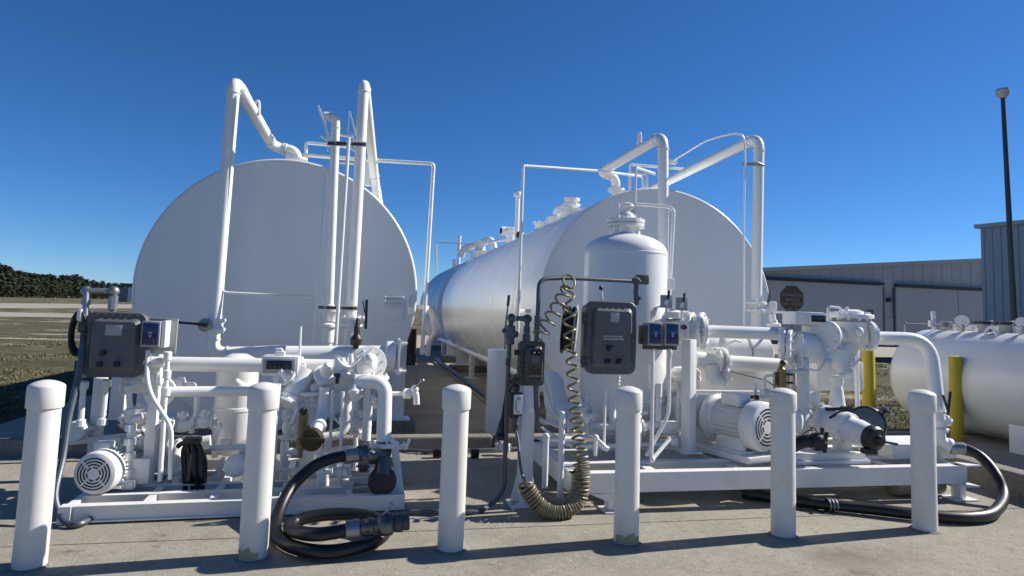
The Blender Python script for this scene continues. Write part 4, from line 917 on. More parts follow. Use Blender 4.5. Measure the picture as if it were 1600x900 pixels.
# fittings along the ridge of the right tank
def ridge(px, dx=-.5):
    X = RX+dx; y = PX(px, 400, X).y; z = RZ+math.sqrt(RR*RR-dx*dx); return V((X, y, z))
t = T('tank_manway', 'white domed manway with an elbow on the right tank, nearest the viewer', 'manway', ridge(890))
p = ridge(891); q = MB(); q.lathe(p-Z_*.05, Z_, [(0, .2), (.10, .2), (.10, .26), (.14, .26), (.14, .09), (.22, .09), (.22, .15), (.25, .15), (.25, .1), (.31, .1), (.31, .14), (.35, .14), (.36, .08)], 24); part(t, 'neck', q, WH)
p2 = ridge(869); q = MB(); q.tube([p2-Z_*.03, p2+Z_*.22, p+V((-.02, .05, .17)), p+V((0, 0, .16))], .085, 14, .2); part(t, 'elbow', q, WH)
q = MB(); q.lathe(p2-Z_*.04, Z_, [(0, .16), (.08, .16), (.085, .2), (.12, .2), (.125, .1)], 18); part(t, 'elbow_flange', q, WH)
q = MB(); q.bolts(p+Z_*.09, Z_, .235, 14, .014); part(t, 'bolts', q, WH, kind='stuff')
t = T('tank_hatch', 'low white hatch ring on the ridge of the right tank', 'hatch', ridge(852))
p = ridge(852); q = MB(); q.lathe(p-Z_*.05, Z_, [(0, .22), (.09, .22), (.09, .27), (.12, .27), (.13, .2)], 24); part(t, 'ring', q, WH)
q = MB(); q.bolts(p+Z_*.07, Z_, .25, 12, .014); part(t, 'bolts', q, WH, kind='stuff')
t = T('vent_stack', 'slim white vent stack standing on the right tank beside a small valve head', 'vent', ridge(806))
p = ridge(806); q = MB(); q.tube([p-Z_*.05, p+Z_*(M(70, p))], .055, 12); q.lathe(p+Z_*M(68, p), Z_, [(0, .056), (.01, .10), (.09, .10), (.12, .08)], 14); part(t, 'stack', q, WH)
p2 = ridge(797); q = MB(); q.lathe(p2-Z_*.05, Z_, [(0, .12), (.3, .12), (.32, .17), (.4, .17), (.42, .1)], 16); q.cyl(p2+V((-.24, -.02, .27)), p2+V((.1, 0, .27)), .11, 14); part(t, 'valve_head', q, WH)
q = MB(); q.cyl(p2+V((-.27, -.02, .27)), p2+V((-.24, -.02, .27)), .07, 12); part(t, 'dark_mouth', q, BP)
q = MB(); q.ball(ridge(812)+Z_*.06, .11, 10); part(t, 'dark_plug', q, BP)
q = MB(); q.tube([ridge(764)+Z_*.28, p2+Z_*.1], .04, 10); part(t, 'link_pipe', q, WH)
t = T('tank_manway', 'second white manway group farther along the ridge of the right tank', 'manway', ridge(748))
p = ridge(750); q = MB(); q.lathe(p-Z_*.05, Z_, [(0, .3), (.15, .3), (.15, .37), (.2, .37), (.2, .16), (.42, .15), (.42, .24), (.5, .24), (.52, .1)], 20); part(t, 'neck', q, WH)
q = MB(); q.tube([p+V((-.5, .6, 0)), p+V((-.45, .5, .25)), p+V((0, .1, .4)), p+V((.3, -.2, .55)), p+V((.45, -.35, 0))], .10, 12, .2); part(t, 'elbow', q, WH)
p = ridge(717); t = T('vent_stack', 'thin distant white vent stack on the far end of the right tank', 'vent', p)
q = MB(); q.tube([p-Z_*.05, p+Z_*M(47, p)], .06, 10); part(t, 'stack', q, WH)
q = MB(); q.box(p+V((-.16, 0, .06)), (.14, .14, .34), bev=.02); q.ball(p+V((.16, 0, .0)), .13, 8); part(t, 'valve_head', q, WH)
a = P(682, 425, 23.5); b = P(682, 379, 23.5); one('far_overflow_pipe', 'very thin white pipe frame above the far end of the tanks', 'pipe', MB().tube([a, b, P(718, 380, 23), P(738, 382, 22)], .022, 8, .05), WH)
# handrail pipe and ground line in the aisle
rz_ = .58; e1 = P(687, 531, 21); rail = T('aisle_rail', 'low white pipe rail running along the aisle beside the right tank', 'rail', (PX(738, 597, 1.6).x, 15.5, BAS))
xr = P(738, 551, 15.8).x
q = MB(); q.tube([V((xr, 9.4, rz_)), V((xr, 22.5, rz_))], .085, 14); part(rail, 'pipe', q, WH)
q = MB(); q.beam(V((xr-.1, 22.55, rz_)), V((xr+.9, 22.55, rz_)), .25, .1); part(rail, 'end_beam', q, WH)
for y in (10.2, 15.8, 21.8):
    q = MB(); q.box((xr, y, (rz_+BAS)/2), (.12, .12, rz_-BAS), bev=.01); q.box((xr, y, BAS+.01), (.3, .3, .02)); part(rail, 'post', q, WH)
gl = MB(); gl.tube([V((xr-.28, 8.6, BAS+.05)), V((xr-.32, 21, BAS+.05))], .05, 10); one('ground_line', 'dark pipe lying on the floor of the aisle beside the white rail', 'pipe', gl, GC)
gl = MB(); gl.tube([V((xr-.42, 9.0, BAS+.03)), V((xr-.46, 21, BAS+.03))], .025, 8); one('ground_line', 'thin rusty line lying beside the dark pipe on the aisle floor', 'pipe', gl, ROPE)
t = T('pump_pedestal', 'small pale equipment stand at the far end of the aisle between the tanks', 'stand', V((1.0, 19.5, BAS)))
q = MB(); q.box((.95, 19.6, .55), (.5, .5, .5), bev=.03); part(t, 'box', q, WS)
q = MB(); q.box((1.0, 19.6, .08), (1.0, .8, .4), bev=.02); part(t, 'base', q, GD)
q = MB(); q.cyl((1.35, 19.4, .28), (1.35, 19.4, 1.0), .16, 14); part(t, 'dark_drum', q, DBR)
t = T('step_pipe', 'bent white pipe beside the far end of the right tank aisle', 'pipe', P(678, 560, 17))
q = MB(); q.tube([P(668, 480, 17), P(675, 490, 17), P(681, 520, 17), P(670, 533, 17), P(668, 556, 17)], .07, 12, .2); part(t, 'pipe', q, WH)
# white drum behind the kerb
b_ = G(778, 676, -.02); c = V((b_.x, b_.y+.12, BAS)); zt = P(779, 556, c.y).z
t = T('catch_drum', 'white upright drum with a ringed lid standing behind the kerb at centre', 'drum', c)
q = MB(); r_ = M(17.5, c+Z_*.6); q.lathe(c, Z_, [(0, r_), (.02, r_*1.02), (zt+.10, r_), (zt+.12, r_*.94)], 30); part(t, 'body', q, WT)
q = MB(); q.lathe(V((c.x, c.y, zt)), Z_, [(-.01, r_*.6), (.03, r_*.62), (.035, r_*.8), (.055, r_*.82), (.062, r_*.7)], 28); part(t, 'lid', q, TSD)
q = MB(); q.lathe(V((c.x, c.y, zt+.015)), Z_, [(0, r_*.84), (.014, r_*.84)], 28); part(t, 'lid_band', q, GM)

# ================================================================== CENTRE STAND
yc = 5.45
cs = T('stand_column', 'white steel stand column with a wide foot plate at the centre', 'column', G(820, 789, 0))
a, b = P(823, 600, yc), G(820, 788, .0); cw = M(21, b); bx = (a.x+b.x)/2; yb = b.y
q = MB(); q.box((bx, yb, (a.z)/2+.01), (cw, cw, a.z), bev=.006); part(cs, 'post', q, WS)
q = MB(); q.box((bx, yb, .012), (cw*2.4, cw*2.2, .02), bev=.004); part(cs, 'foot_plate', q, WS)
for sx in (-1, 1):
    q = MB(); q.prism([V((bx+sx*cw*.5, yb, .022)), V((bx+sx*cw*1.05, yb, .022)), V((bx+sx*cw*.5, yb, .30))], Y_*.012); part(cs, 'gusset', q, WS, smooth=0)
    q = MB(); q.cyl((bx+sx*cw*.95, yb-.07, .02), (bx+sx*cw*.95, yb-.07, .045), .014, 6); part(cs, 'anchor_bolt', q, GM)
# explosion proof box
c = P(832, 568, 5.36); s = M(1, c)
jb = T('grounding_box', 'brown grey cast grounding box with a dark window and gold lettering', 'control box', c-Z_*36*s, None)
q = MB(); q.prism(rrect(c+Y_*.13, 38*s, 66*s, .03), V((0, -.10, 0)), .006); part(jb, 'body', q, JB)
q = MB(); q.prism(rrect(c+Y_*.05, 41*s, 69*s, .03), V((0, -.035, 0)), .006); part(jb, 'flange', q, JB)
q = MB(); q.prism(rrect(c+Y_*.015+V((2*s, 0, -2*s)), 30*s, 58*s, .035), V((0, -.03, 0)), .02); part(jb, 'cover', q, JB)
q = MB(); q.prism(rrect(c+V((4*s, -.012, 17*s)), 19*s, 7*s, .017), V((0, -.012, 0)), .003); w_ = part(jb, 'window', q, BLK)
for dx, m_ in ((-3, GL), (4, BP)):
    q = MB(); q.lathe(c+V(((4+dx)*s, -.022, 17*s)), -Y_, [(0, .008), (.008, .008), (.012, .004)], 10); part(jb, 'indicator_lamp', q, m_)
q = MB(); q.lathe(c+V((4*s, -.012, 6.5*s)), -Y_, [(0, .036), (.004, .036), (.006, .03)], 24); part(jb, 'round_label', q, GE)
q = MB(); q.box(c+V((4*s, -.015, -9*s)), (20*s, .006, 14*s), bev=.001); part(jb, 'name_plate', q, DBR)
text(jb, 'lettering', 'P.231', c+V((4*s, -.019, -5*s)), 7.4*s, GOLD)
text(jb, 'lettering', 'GROUND', c+V((4*s, -.0165, -19.5*s)), 4.2*s, LET)
q = MB(); q.box(c+V((4*s, -.0145, -21*s)), (21*s, .004, 8*s)); part(jb, 'lower_plate', q, DBR)
for z in (15, -2, -16):
    q = MB(); q.box(c+V((-18*s, .02, z*s)), (.02, .08, .018), bev=.004); part(jb, 'side_rib', q, JB)
q = MB(); q.cyl(c+V((-20*s, .05, 16*s)), c+V((-27*s, .05, 16*s)), .022, 8); part(jb, 'side_plug', q, BP)
# conduits
t = T('cord_arm', 'dark grey conduit arm arching from the grounding box to the right hand enclosure', 'conduit', P(838, 534, 5.4))
q = MB(); q.tube([P(838, 536, 5.40), P(841, 470, 5.40), P(842, 436, 5.42), P(880, 434, 5.5), P(1000, 440, 5.7)], .0185, 14, .28); part(t, 'pipe', q, GC)
q = MB(); q.lathe(P(839.5, 505, 5.40), Z_, [(-.09, .019), (-.085, .026), (.06, .026), (.065, .019)], 12); part(t, 'coupling', q, GC)
q = MB(); q.tube([P(838, 602, 5.40), P(839, 640, 5.40)], .026, 12); q.tube([P(839, 636, 5.40), P(840, 660, 5.40)], lambda u_: .022-.010*u_, 10); part(t, 'lower_drop', q, GC)
for k in range(5):
    q = MB(); q.ball(P(842.5, 494+k*5.5, 5.375), .010, 6); part(t, 'bead', q, GM)
t = T('terminal_box', 'small square grey box at the right end of the conduit arm', 'junction box', P(1001, 447, 5.72))
c = P(1003, 437, 5.74); q = MB(); q.box(c, (M(20, c), .06, M(15, c)), bev=.008); part(t, 'box', q, GE)
q = MB(); q.lathe(P(998, 439, 5.68), -X_, [(0, .032), (.02, .036), (.05, .03), (.07, .022)], 12); q.tube([P(995, 441, 5.70), P(994, 455, 5.70), P(995, 476, 5.72)], .026, 12); q.ball(P(995, 439, 5.69), .034, 12); part(t, 'hub', q, GC)
q = MB(); q.lathe(P(998, 466, 5.69), X_, [(0, .012), (.012, .02), (.02, .012)], 8); part(t, 'plug', q, GC)
t = T('conduit_riser', 'dark grey conduit riser with a round elbow bridge left of the grounding box', 'conduit', P(797, 530, 5.48))
q = MB(); q.tube([P(797, 525, 5.48), P(799, 497, 5.48), P(824, 498, 5.42), P(823, 536, 5.40)], .0215, 12, .02); part(t, 'pipe', q, GC)
for px, py in ((799.5, 497), (824, 498)):
    q = MB(); q.ball(P(px, py, 5.45), .04, 14); part(t, 'elbow', q, GC)
for px, py, r in ((797.5, 514, .042), (797, 523, .05), (797, 533, .036), (823.5, 515, .03), (823, 527, .036)):
    q = MB(); q.lathe(P(px, py, 5.46), Z_, [(-.03, r*.7), (-.024, r), (.024, r), (.03, r*.7)], 10); part(t, 'union', q, GC)
q = MB(); q.box(P(792.5, 566, 5.47), (.025, .03, .06), bev=.005); q.box(P(806, 522, 5.47), (.04, .03, .05), bev=.006); part(t, 'clip', q, GD)
t = T('tank_gauge_rod', 'thin dark rod with a black grip leaning up beside the conduit riser', 'rod', P(788, 518, 5.5))
q = MB(); q.tube([P(789, 516, 5.5), P(795.5, 462, 5.5)], .007, 8); q.tube([P(789, 518, 5.5), P(789, 546, 5.5)], .005, 8); part(t, 'rod', q, GC)
q = MB(); q.tube([P(793.5, 478, 5.5), P(795.5, 461, 5.5)], .0125, 8); part(t, 'grip', q, BP)
q = MB(); q.ball(P(788, 517, 5.5), .022, 10); part(t, 'pivot', q, GD)
# label box
c = P(808.5, 632, 5.33); s = M(1, c)
t = T('plug_box', 'small black box with a white label hanging on the stand column', 'box', c-Z_*18*s)
q = MB(); q.box(c+V((-.01, .05, 0)), (21*s, .10, 36*s), bev=.008); part(t, 'case', q, BP)
q = MB(); q.box(c+V((1*s, -.002, 0)), (14*s, .006, 30*s), bev=.001); part(t, 'label', q, DIAL)
for (x, z, w2, h2) in ((2, 9, 7, 5), (-2.5, -2, 3, 17), (1.5, -11.5, 5, 3)):
    q = MB(); q.box(c+V((x*s, -.006, z*s)), (w2*s, .002, h2*s)); part(t, 'print_block', q, GL)
q = MB(); q.ball(P(807, 606, 5.35), .03, 12); q.cyl(P(807, 609, 5.35), P(807, 616, 5.35), .018, 8); part(t, 'knob', q, BP)
q = MB(); q.tube([P(801, 603, 5.4), P(806, 590, 5.4)], .018, 8); q.tube([P(796, 612, 5.42), P(806, 584, 5.4)], .010, 8); part(t, 'bail', q, BP)
q = MB(); q.lathe(P(806, 650, 5.36), -Z_, [(0, .02), (.02, .028), (.07, .03), (.09, .022), (.14, .018)], 12); q.cyl(P(809, 665, 5.33), P(806, 662, 5.33), .014, 8); part(t, 'gland', q, GD)
one('cone_nozzle', 'black cone shaped cable plug hanging left of the stand column', 'plug', MB().lathe(P(781, 686, 5.5), P(787, 640, 5.5)-P(781, 686, 5.5), [(0, .05), (.01, .056), (.03, .054), (.05, .034), (.14, .028), (.17, .014), (.40, .009)], 14), BP)
# coil cord
def helix(path, R, turns, n=16):
    """coil round a guide path; R and turns density given at path parameters"""
    pts = spline(path, 14); L = [0]
    for i in range(1, len(pts)): L.append(L[-1]+(pts[i]-pts[i-1]).length)
    out = []; N = int(sum(turns)*n); u = None
    seg = len(path)-1; tot = sum(turns); acc = [0]
    for t_ in turns: acc.append(acc[-1]+t_)
    for k in range(N+1):
        ph = k/n
        i = 0
        while i < seg-1 and ph > acc[i+1]: i += 1
        f = i+(ph-acc[i])/max(turns[i], 1e-6); f = min(f, seg-1e-6)
        j = int(f*14); g2 = f*14-j; p = pts[j].lerp(pts[min(j+1, len(pts)-1)], g2); d = (pts[min(j+1, len(pts)-1)]-pts[j]).normalized()
        a = Y_.cross(d); a = a.normalized() if a.length > .1 else X_; b2 = d.cross(a)
        rr = R[int(f)]+(R[min(int(f)+1, seg)]-R[int(f)])*(f-int(f))
        out.append(p+a*rr*math.cos(2*math.pi*ph)+b2*rr*math.sin(2*math.pi*ph))
    return out
ck = T('coil_cord', 'olive brown coiled grounding cord looped over the conduit arm and hanging to the ground', 'coil cord', G(870, 806, 0))
up = [P(840, 529, 5.34), P(852, 510, 5.34), P(867, 488, 5.36), P(879, 464, 5.40), P(886, 448, 5.42)]
q = MB(); q.tube(helix(up, [.052, .062, .062, .055, .04], [1.3, 1.7, 1.7, 1.2]), .0095, 8); part(ck, 'rising_coil', q, TAN)
o = P(889, 440, 5.43); q = MB(); q.tube([o+V((math.cos(a)*.052, math.sin(a*1.0)*.04, math.sin(a)*.06)) for a in [2*math.pi*i/40*1.8 for i in range(41)]], .0095, 8); part(ck, 'loop_over_arm', q, TAN)
dn = [P(888, 446, 5.40), P(889, 480, 5.38), P(890, 520, 5.34), P(893, 560, 5.30), P(897, 620, 5.25), P(902, 668, 5.2), P(907, 712, 5.15), P(909, 750, 5.1), P(901, 782, 5.08), P(872, 798, 5.06), P(843, 788, 5.08), P(825, 765, 5.1), P(822, 756, 5.12)]
q = MB(); q.tube(helix(dn, [.045, .05, .05, .045, .046, .05, .055, .062, .066, .068, .066, .06, .05], [1.0, 1.8, 2.0, 3, 3, 3.5, 5, 6, 8, 9, 6, 2.5], 14), .0105, 7); part(ck, 'hanging_coil', q, TAN)
q = MB(); q.tube(spline([P(822, 755, 5.1), P(816, 742, 5.16), P(812, 720, 5.2), P(810, 695, 5.28), P(806, 672, 5.34)], 6), .012, 8); part(ck, 'plain_lead', q, GC)
# reel of cable
c = P(890, 514, 5.75); t = T('grounding_reel', 'narrow grounding reel wound with black cable, seen edge on behind the coiled cord', 'reel', c-Z_*.24)
ax = V((1, -.42, -.08)).normalized()
q = MB(); q.lathe(c-ax*.045, ax, [(0, .17), (.09, .17)], 28); q.bolts(c, ax, .1, 4); part(t, 'cable_pack', q, BK)
for sd_, m_ in ((-.052, BP), (.052, GL)):
    q = MB(); q.lathe(c+ax*(sd_-.006), ax, [(0, .225), (.004, .232), (.010, .232), (.014, .22)], 36); part(t, 'side_disc', q, m_)
for k in range(7):
    q = MB(); u, v, _ = basis(ax); q.tube([c+ax*(-.045+.014*k)+(u*math.cos(a)+v*math.sin(a))*(.185+.018*math.sin(3*a+k*1.7)) for a in [2*math.pi*i/36 for i in range(37)]], .0105, 6, close=False); part(t, 'cable_turn', q, BK)

# ================================================================== RIGHT SKID
YG = 5.16
zt = P(1425, 729, YG).z; zt = .38; 
f2 = T('pump_skid_frame', 'large raised white steel skid frame of the right hand pump set', 'skid frame', (3.5, 6, 0), None)
x0, x1 = P(893, 745, YG).x, P(1511, 735, YG).x
zt, zb = P(1425, 729.5, YG).z, P(1425, 757.5, YG).z
def ibeam(a, b, z0, z1, wdt=.10, name='beam'):
    a, b = V(a), V(b); d = (b-a).normalized(); n_ = V((-d.y, d.x, 0)); q = MB()
    m1 = (a+b)/2; L = (b-a).length; Rm = Matrix((d, n_, Z_)).transposed()
    q.box(V((m1.x, m1.y, z1-.007)), (L, wdt, .014), Rm, .002); q.box(V((m1.x, m1.y, z0+.007)), (L, wdt, .014), Rm, .002); q.box(V((m1.x, m1.y, (z0+z1)/2)), (L, .014, z1-z0-.026), Rm)
    part(f2, name, q, WS, smooth=0)
def chan(a, b, z0, z1, face, wdt=.08, name='beam'):
    a, b = V(a), V(b); d = (b-a).normalized(); n_ = V(face); q = MB(); m1 = (a+b)/2; L = (b-a).length; Rm = Matrix((d, n_, Z_)).transposed()
    q.box(V((m1.x, m1.y, z1-.007))-n_*wdt/2, (L, wdt, .014), Rm, .002); q.box(V((m1.x, m1.y, z0+.007))-n_*wdt/2, (L, wdt, .014), Rm, .002); q.box(V((m1.x, m1.y, (z0+z1)/2))-n_*.008, (L, .016, z1-z0-.026), Rm)
    part(f2, name, q, WS, smooth=0)
chan((x0, YG, 0), (x1, YG, 0), zb, zt, (0, -1, 0), .10)
yB = G(833, 700, (zt+zb)/2).y
chan((x0, YG+.005, 0), (x0, yB, 0), zb, zt, (-1, 0, 0), .10)
chan((x1, YG+.005, 0), (x1, yB, 0), zb, zt, (1, 0, 0), .10)
chan((x0, yB, 0), (x1, yB, 0), zb, zt, (0, 1, 0), .10)
for y in (YG+.42, YG+.95): ibeam((x0+.105, y, 0), (x1-.105, y, 0), zb+.03, zt-.004, .11, 'inner_beam')
for fx in (.2, .42, .62, .82):
    x = x0+(x1-x0)*fx; ibeam((x, YG+.11, 0), (x, yB-.11, 0), zb+.02, zt-.022, .09, 'cross_beam')
q = MB(); q.box((x0+.45, YG+1.25, zt+.002), (.7, .45, .008)); part(f2, 'deck_plate', q, WS, smooth=0)
# legs with foot plates
for (x, y) in ((x0+.40, YG+.05), (x1-.05, YG+.05), (x1-1.0, yB-.1), (x0+.4, yB-.1), (x1-.05, yB-.1)):
    q = MB(); q.box((x, y, zb/2+.008), (.16 if x < x0+.5 else .07, .10, zb-.018), bev=.004); part(f2, 'leg', q, WS)
    q = MB(); q.box((x, y, .008), (.24, .2, .014), bev=.003); part(f2, 'leg_foot', q, WS)
q = MB(); q.prism([V((x0+.16, YG-.002, zb-.004)), V((x0+.58, YG-.002, zb-.004)), V((x0+.58, YG-.002, .012)), V((x0+.50, YG-.002, .012))], Y_*.012); part(f2, 'gusset', q, WS, smooth=0)
q = MB(); q.box((x1+.03, YG+.02, zt+.008), (.16, .14, .012)); part(f2, 'corner_plate', q, WS, smooth=0)
q = MB(); q.box((x1+.02, YG+.02, zb-.02), (.14, .14, .012)); part(f2, 'corner_plate', q, WS, smooth=0)
# columns of the right skid
def col(px, y0, y1, Y, w_, lab=None):
    a, b = P(px, y0, Y), P(px, y1, Y); q = MB(); q.box(V(((a.x+b.x)/2, Y, (a.z+b.z)/2)), (w_, w_, a.z-b.z), Matrix.Rotation(.45, 3, 'Z'), .006); part(f2, 'column', q, WS)
    q = MB(); q.box(V(((a.x+b.x)/2, Y, b.z+.006)), (w_*2, w_*2, .014), bev=.003); part(f2, 'column_foot', q, WS)
col(1076, 530, 706, 5.75, .10)
col(1255, 560, 712, 5.72, .085)
for px in (936, 1002, 952):
    a, b = P(px, 612, 6.6), P(px, 690, 6.5); q = MB(); q.box(V((a.x, 6.55, (a.z+zt)/2)), (.10, .08, a.z-zt), bev=.005); part(f2, 'vessel_leg', q, WS)
# slim pipe frame at the left front
t = T('pipe_stanchion', 'slim white pipe stanchions rising from the left side beam of the right skid', 'stanchion', P(862, 752, 5.3))
for px, y0, y1, Y in ((851, 682, 762, 5.3), (875, 648, 778, 5.22), (930, 684, 712, 5.4)):
    q = MB(); a, b = P(px, y0, Y), P(px, y1, Y); q.tube([b, V((b.x, b.y, a.z))], .026 if px < 900 else .016, 12); q.ball(V((b.x, b.y, a.z)), .03, 10); part(t, 'stanchion', q, WS)
q = MB(); q.tube([P(850, 686, 5.35), P(930, 685, 5.45), P(945, 700, 5.45), P(950, 702, 5.45)], .024, 12, .05); part(t, 'cross_pipe', q, WS)
q = MB(); q.tube([P(838, 652, 5.6), P(880, 670, 5.5)], .014, 8); q.tube([P(850, 590, 5.6), P(862, 640, 5.5), P(876, 655, 5.4)], .012, 8, .1); part(t, 'tube', q, WS)
t = T('bent_tube', 'thin bent white tube meeting in a V on the front deck of the right skid', 'tube', P(1018, 720, 5.4))
q = MB(); q.tube([P(1046, 560, 5.5), P(1045, 648, 5.45), P(1010, 712, 5.4)], .016, 10, .08); part(t, 'bent_leg', q, WS)
q = MB(); q.tube([P(1020, 548, 5.4), P(1018, 716, 5.38)], .0165, 10); part(t, 'straight_leg', q, WS)
q = MB(); q.tube([P(1019, 718, 5.38), P(1046, 686, 5.5)], .018, 10); q.ball(P(1019, 718, 5.38), .026, 10); q.ball(P(1045, 686, 5.5), .022, 8); part(t, 'brace_tube', q, WS)
one('thin_tube', 'thin straight white tube in front of the vessel legs of the right skid', 'tube', MB().tube([P(946, 590, 5.6), P(944, 694, 5.5), P(948, 702, 5.5)], .014, 8), WS)
one('cross_line', 'thin white line running across the right skid behind bollard and columns', 'pipe', MB().tube([P(932, 610, 6.5), P(1215, 614, 6.2)], .022, 10), WS)

# filter vessel
fv = T('filter_vessel', 'large upright white filter vessel with a domed head and bolted top flange', 'filter vessel', P(975, 640, 6.62))
Yv = 6.62; c = P(976, 560, Yv); R = M(66.5, c)*.985; zs = P(976, 398, Yv).z; zd = P(976, 366, Yv).z; zl = P(976, 620, Yv).z
cx = P(976, 450, Yv).x
q = MB(); q.lathe((cx, Yv, 0), Z_, [(zl-.26, .02), (zl-.25, R*.35), (zl-.2, R*.7), (zl-.1, R*.93), (zl, R)]+[(zs, R), (zs+.004, R*.999)]+[(zs+(zd-zs)*s_, R*math.sqrt(max(0, 1-(s_*.97)**2.2))) for s_ in (.15, .3, .45, .6, .72, .82, .9, .96, 1)], 56); part(fv, 'vessel', q, WT)
for z in (zs, zl):
    q = MB(); q.lathe((cx, Yv, z), Z_, [(-.012, R-.001), (-.006, R+.004), (.006, R+.004), (.012, R-.001)], 56, close=False); part(fv, 'weld_seam', q, WT)
zf = P(976, 353, Yv).z
q = MB(); q.lathe((cx, Yv, zd-.05), Z_, [(0, .16), (zf-zd+.05, .15)], 24); q.flange((cx, Yv, zf), Z_, .205, .035, 0); part(fv, 'neck_flange', q, WH)
q = MB(); q.flange((cx, Yv, zf+.045), Z_, .205, .04, 12, .013); part(fv, 'cover_flange', q, WH)
for a in (.4, 2.2, 4.1):
    q = MB(); q.box(V((cx+.17*math.cos(a), Yv+.17*math.sin(a), zf-.03)), (.05, .05, .12), bev=.01); part(fv, 'swing_bolt', q, WH)
q = MB(); q.lathe((cx, Yv, zf+.06), Z_, [(0, .10), (.03, .11), (.06, .10), (.09, .06), (.14, .05), (.15, .08), (.18, .08), (.2, .03)], 18); q.cyl((cx+.02, Yv, zf+.12), (cx+.11, Yv-.04, zf+.13), .05, 12); part(fv, 'air_valve', q, WH)
q = MB(); q.tube([P(967, 340, 6.55), P(967, 318, 6.55)], .012, 8); q.tube([P(966, 340, 6.55), P(992, 322, 6.58)], .012, 8); part(fv, 'lever', q, WH)
t = T('vent_tube', 'thin white tube rising from the top of the large filter vessel', 'tube', P(993, 330, 6.6))
q = MB(); q.tube([P(992, 332, 6.6), P(994, 261, 6.6)], .013, 8); q.tube([P(994, 262, 6.6), P(1023, 271, 7.2)], .011, 8); part(t, 'riser', q, WH)
q = MB(); q.tube([P(992, 319, 6.6), P(1044, 323, 6.55), P(1053, 328, 6.5), P(1046, 462, 6.45)], .018, 10, .05); part(t, 'side_line', q, WH)
q = MB(); q.box(P(1048, 444, 6.42), (.09, .02, .12), bev=.006); part(t, 'bracket', q, WH)
# vessel nozzle & main pipe
t = T('vessel_outlet', 'bulky white flanged outlet at the lower side of the large filter vessel', 'pipe fitting', P(1050, 540, 6.2))
c1, c2 = P(1020, 517, 6.3), P(1098, 517, 5.95)
q = MB(); q.tube([c1, c2], .125, 22); part(t, 'nozzle', q, WH)
for f_ in (.30, .80, 1.0):
    q = MB(); q.flange(V(c1).lerp(c2, f_), V(c2)-V(c1), .185, .035, 10, .012); part(t, 'flange', q, WH)
q = MB(); q.lathe(P(1052, 497, 6.1), Z_, [(0, .09), (.06, .09), (.08, .05), (.1, .05)], 16); q.tube([P(1024, 492, 6.2), P(1026, 480, 6.2), P(1034, 478, 6.2)], .012, 8); q.tube([P(1040, 486, 6.1), P(1076, 488, 6.1), P(1080, 494, 6.1)], .012, 8, .03); part(t, 'top_fitting', q, WH)
mp_ = T('main_pipe', 'thick bright white horizontal pipe from the filter vessel to the meter of the right skid', 'pipe', P(1160, 535, 5.95))
q = MB(); q.tube([P(1085, 517, 5.95), P(1225, 522, 5.85)], .062, 20); part(mp_, 'pipe', q, WH)
q = MB(); q.flange(P(1092, 517, 5.93), X_, .16, .04, 10, .012); part(mp_, 'flange', q, WH)
t = T('lower_pipe', 'thick lumpy white pipe below the main pipe with a flanged joint', 'pipe', P(1150, 600, 6.1))
q = MB(); q.tube([P(1086, 562, 6.2), P(1140, 567, 6.15), P(1235, 572, 6.1)], lambda u_: .085+.012*math.sin(u_*11), 20); part(t, 'pipe', q, WH)
q = MB(); q.tube([P(1112, 570, 6.12), P(1112, 592, 6.12), P(1128, 598, 6.12)], .07, 16, .08); q.flange(P(1132, 588, 6.1), X_, .11, .03, 8, .01); part(t, 'elbow', q, WH)
q = MB(); q.tube([P(1140, 580, 6.0), P(1196, 594, 5.95), P(1212, 604, 5.9)], .006, 6); part(t, 'tether', q, GC)
t = T('prefilter', 'fat horizontal white prefilter housing behind the main pipe of the right skid', 'filter', P(1160, 600, 6.9))
q = MB(); a, b = P(1085, 549, 6.9), P(1210, 553, 6.8); q.lathe(a, V(b)-V(a), [(0, .15), (.06, .19), (.3, .19), (.31, .225), (.36, .225), (.37, .2), (.85, .2), (.9, .12)], 26); part(t, 'housing', q, WH)
for px in (1163, 1187):
    q = MB(); q.lathe(P(px, 551.5, 6.84), V(b)-V(a), [(-.012, .2), (-.01, .207), (.01, .207), (.012, .2)], 26, close=False); part(t, 'band', q, GL)
q = MB(); q.box(P(1150, 605, 7.0), (.9, .12, .5), bev=.02); part(t, 'support_plate', q, WS)
# white tank-like box behind meter
t = T('sump_tank', 'boxy white sump tank behind the meter of the right skid', 'tank', P(1290, 620, 6.6))
q = MB(); q.box(P(1295, 585, 6.7), (.62, .4, .33), bev=.03); part(t, 'box', q, WS)
q = MB(); q.box(P(1266, 622, 6.6), (.2, .1, .3), bev=.01); part(t, 'leg', q, WS)
q = MB(); q.box(P(1258, 593, 6.44), (.05, .02, .12), bev=.004); part(t, 'grey_plate', q, GL)
# card readers & enclosure
c = P(958, 528, 5.50); s = M(1, c)
enclosure('larger dark grey control enclosure on the right skid with label strips and three black knobs', c, 84*s, 114*s, .26, .075, [(-.09, -.14), (-.11, -.32), (.10, -.32)], [(.02, .28, .17, .13)], [(-.01, .02, .38), (.0, -.015, .40)], -1)
one('drain_stub', 'beaded white drain stub under the larger grey control enclosure', 'fitting', MB().lathe(P(966, 603, 5.6), Z_, [(0, .01), (.01, .018), (.025, .012), (.04, .02), (.055, .013), (.07, .02), (.085, .013), (.1, .018), (.13, .02)], 10), WH)
t = T('control_knob_post', 'short white post with a black ball knob above the larger control enclosure', 'post', P(941, 474, 5.75))
q = MB(); q.tube([P(941, 474, 5.75), P(940, 456, 5.75)], .013, 8); part(t, 'post', q, WH)
q = MB(); q.ball(P(939, 450, 5.75), .022, 10); part(t, 'knob', q, BP)
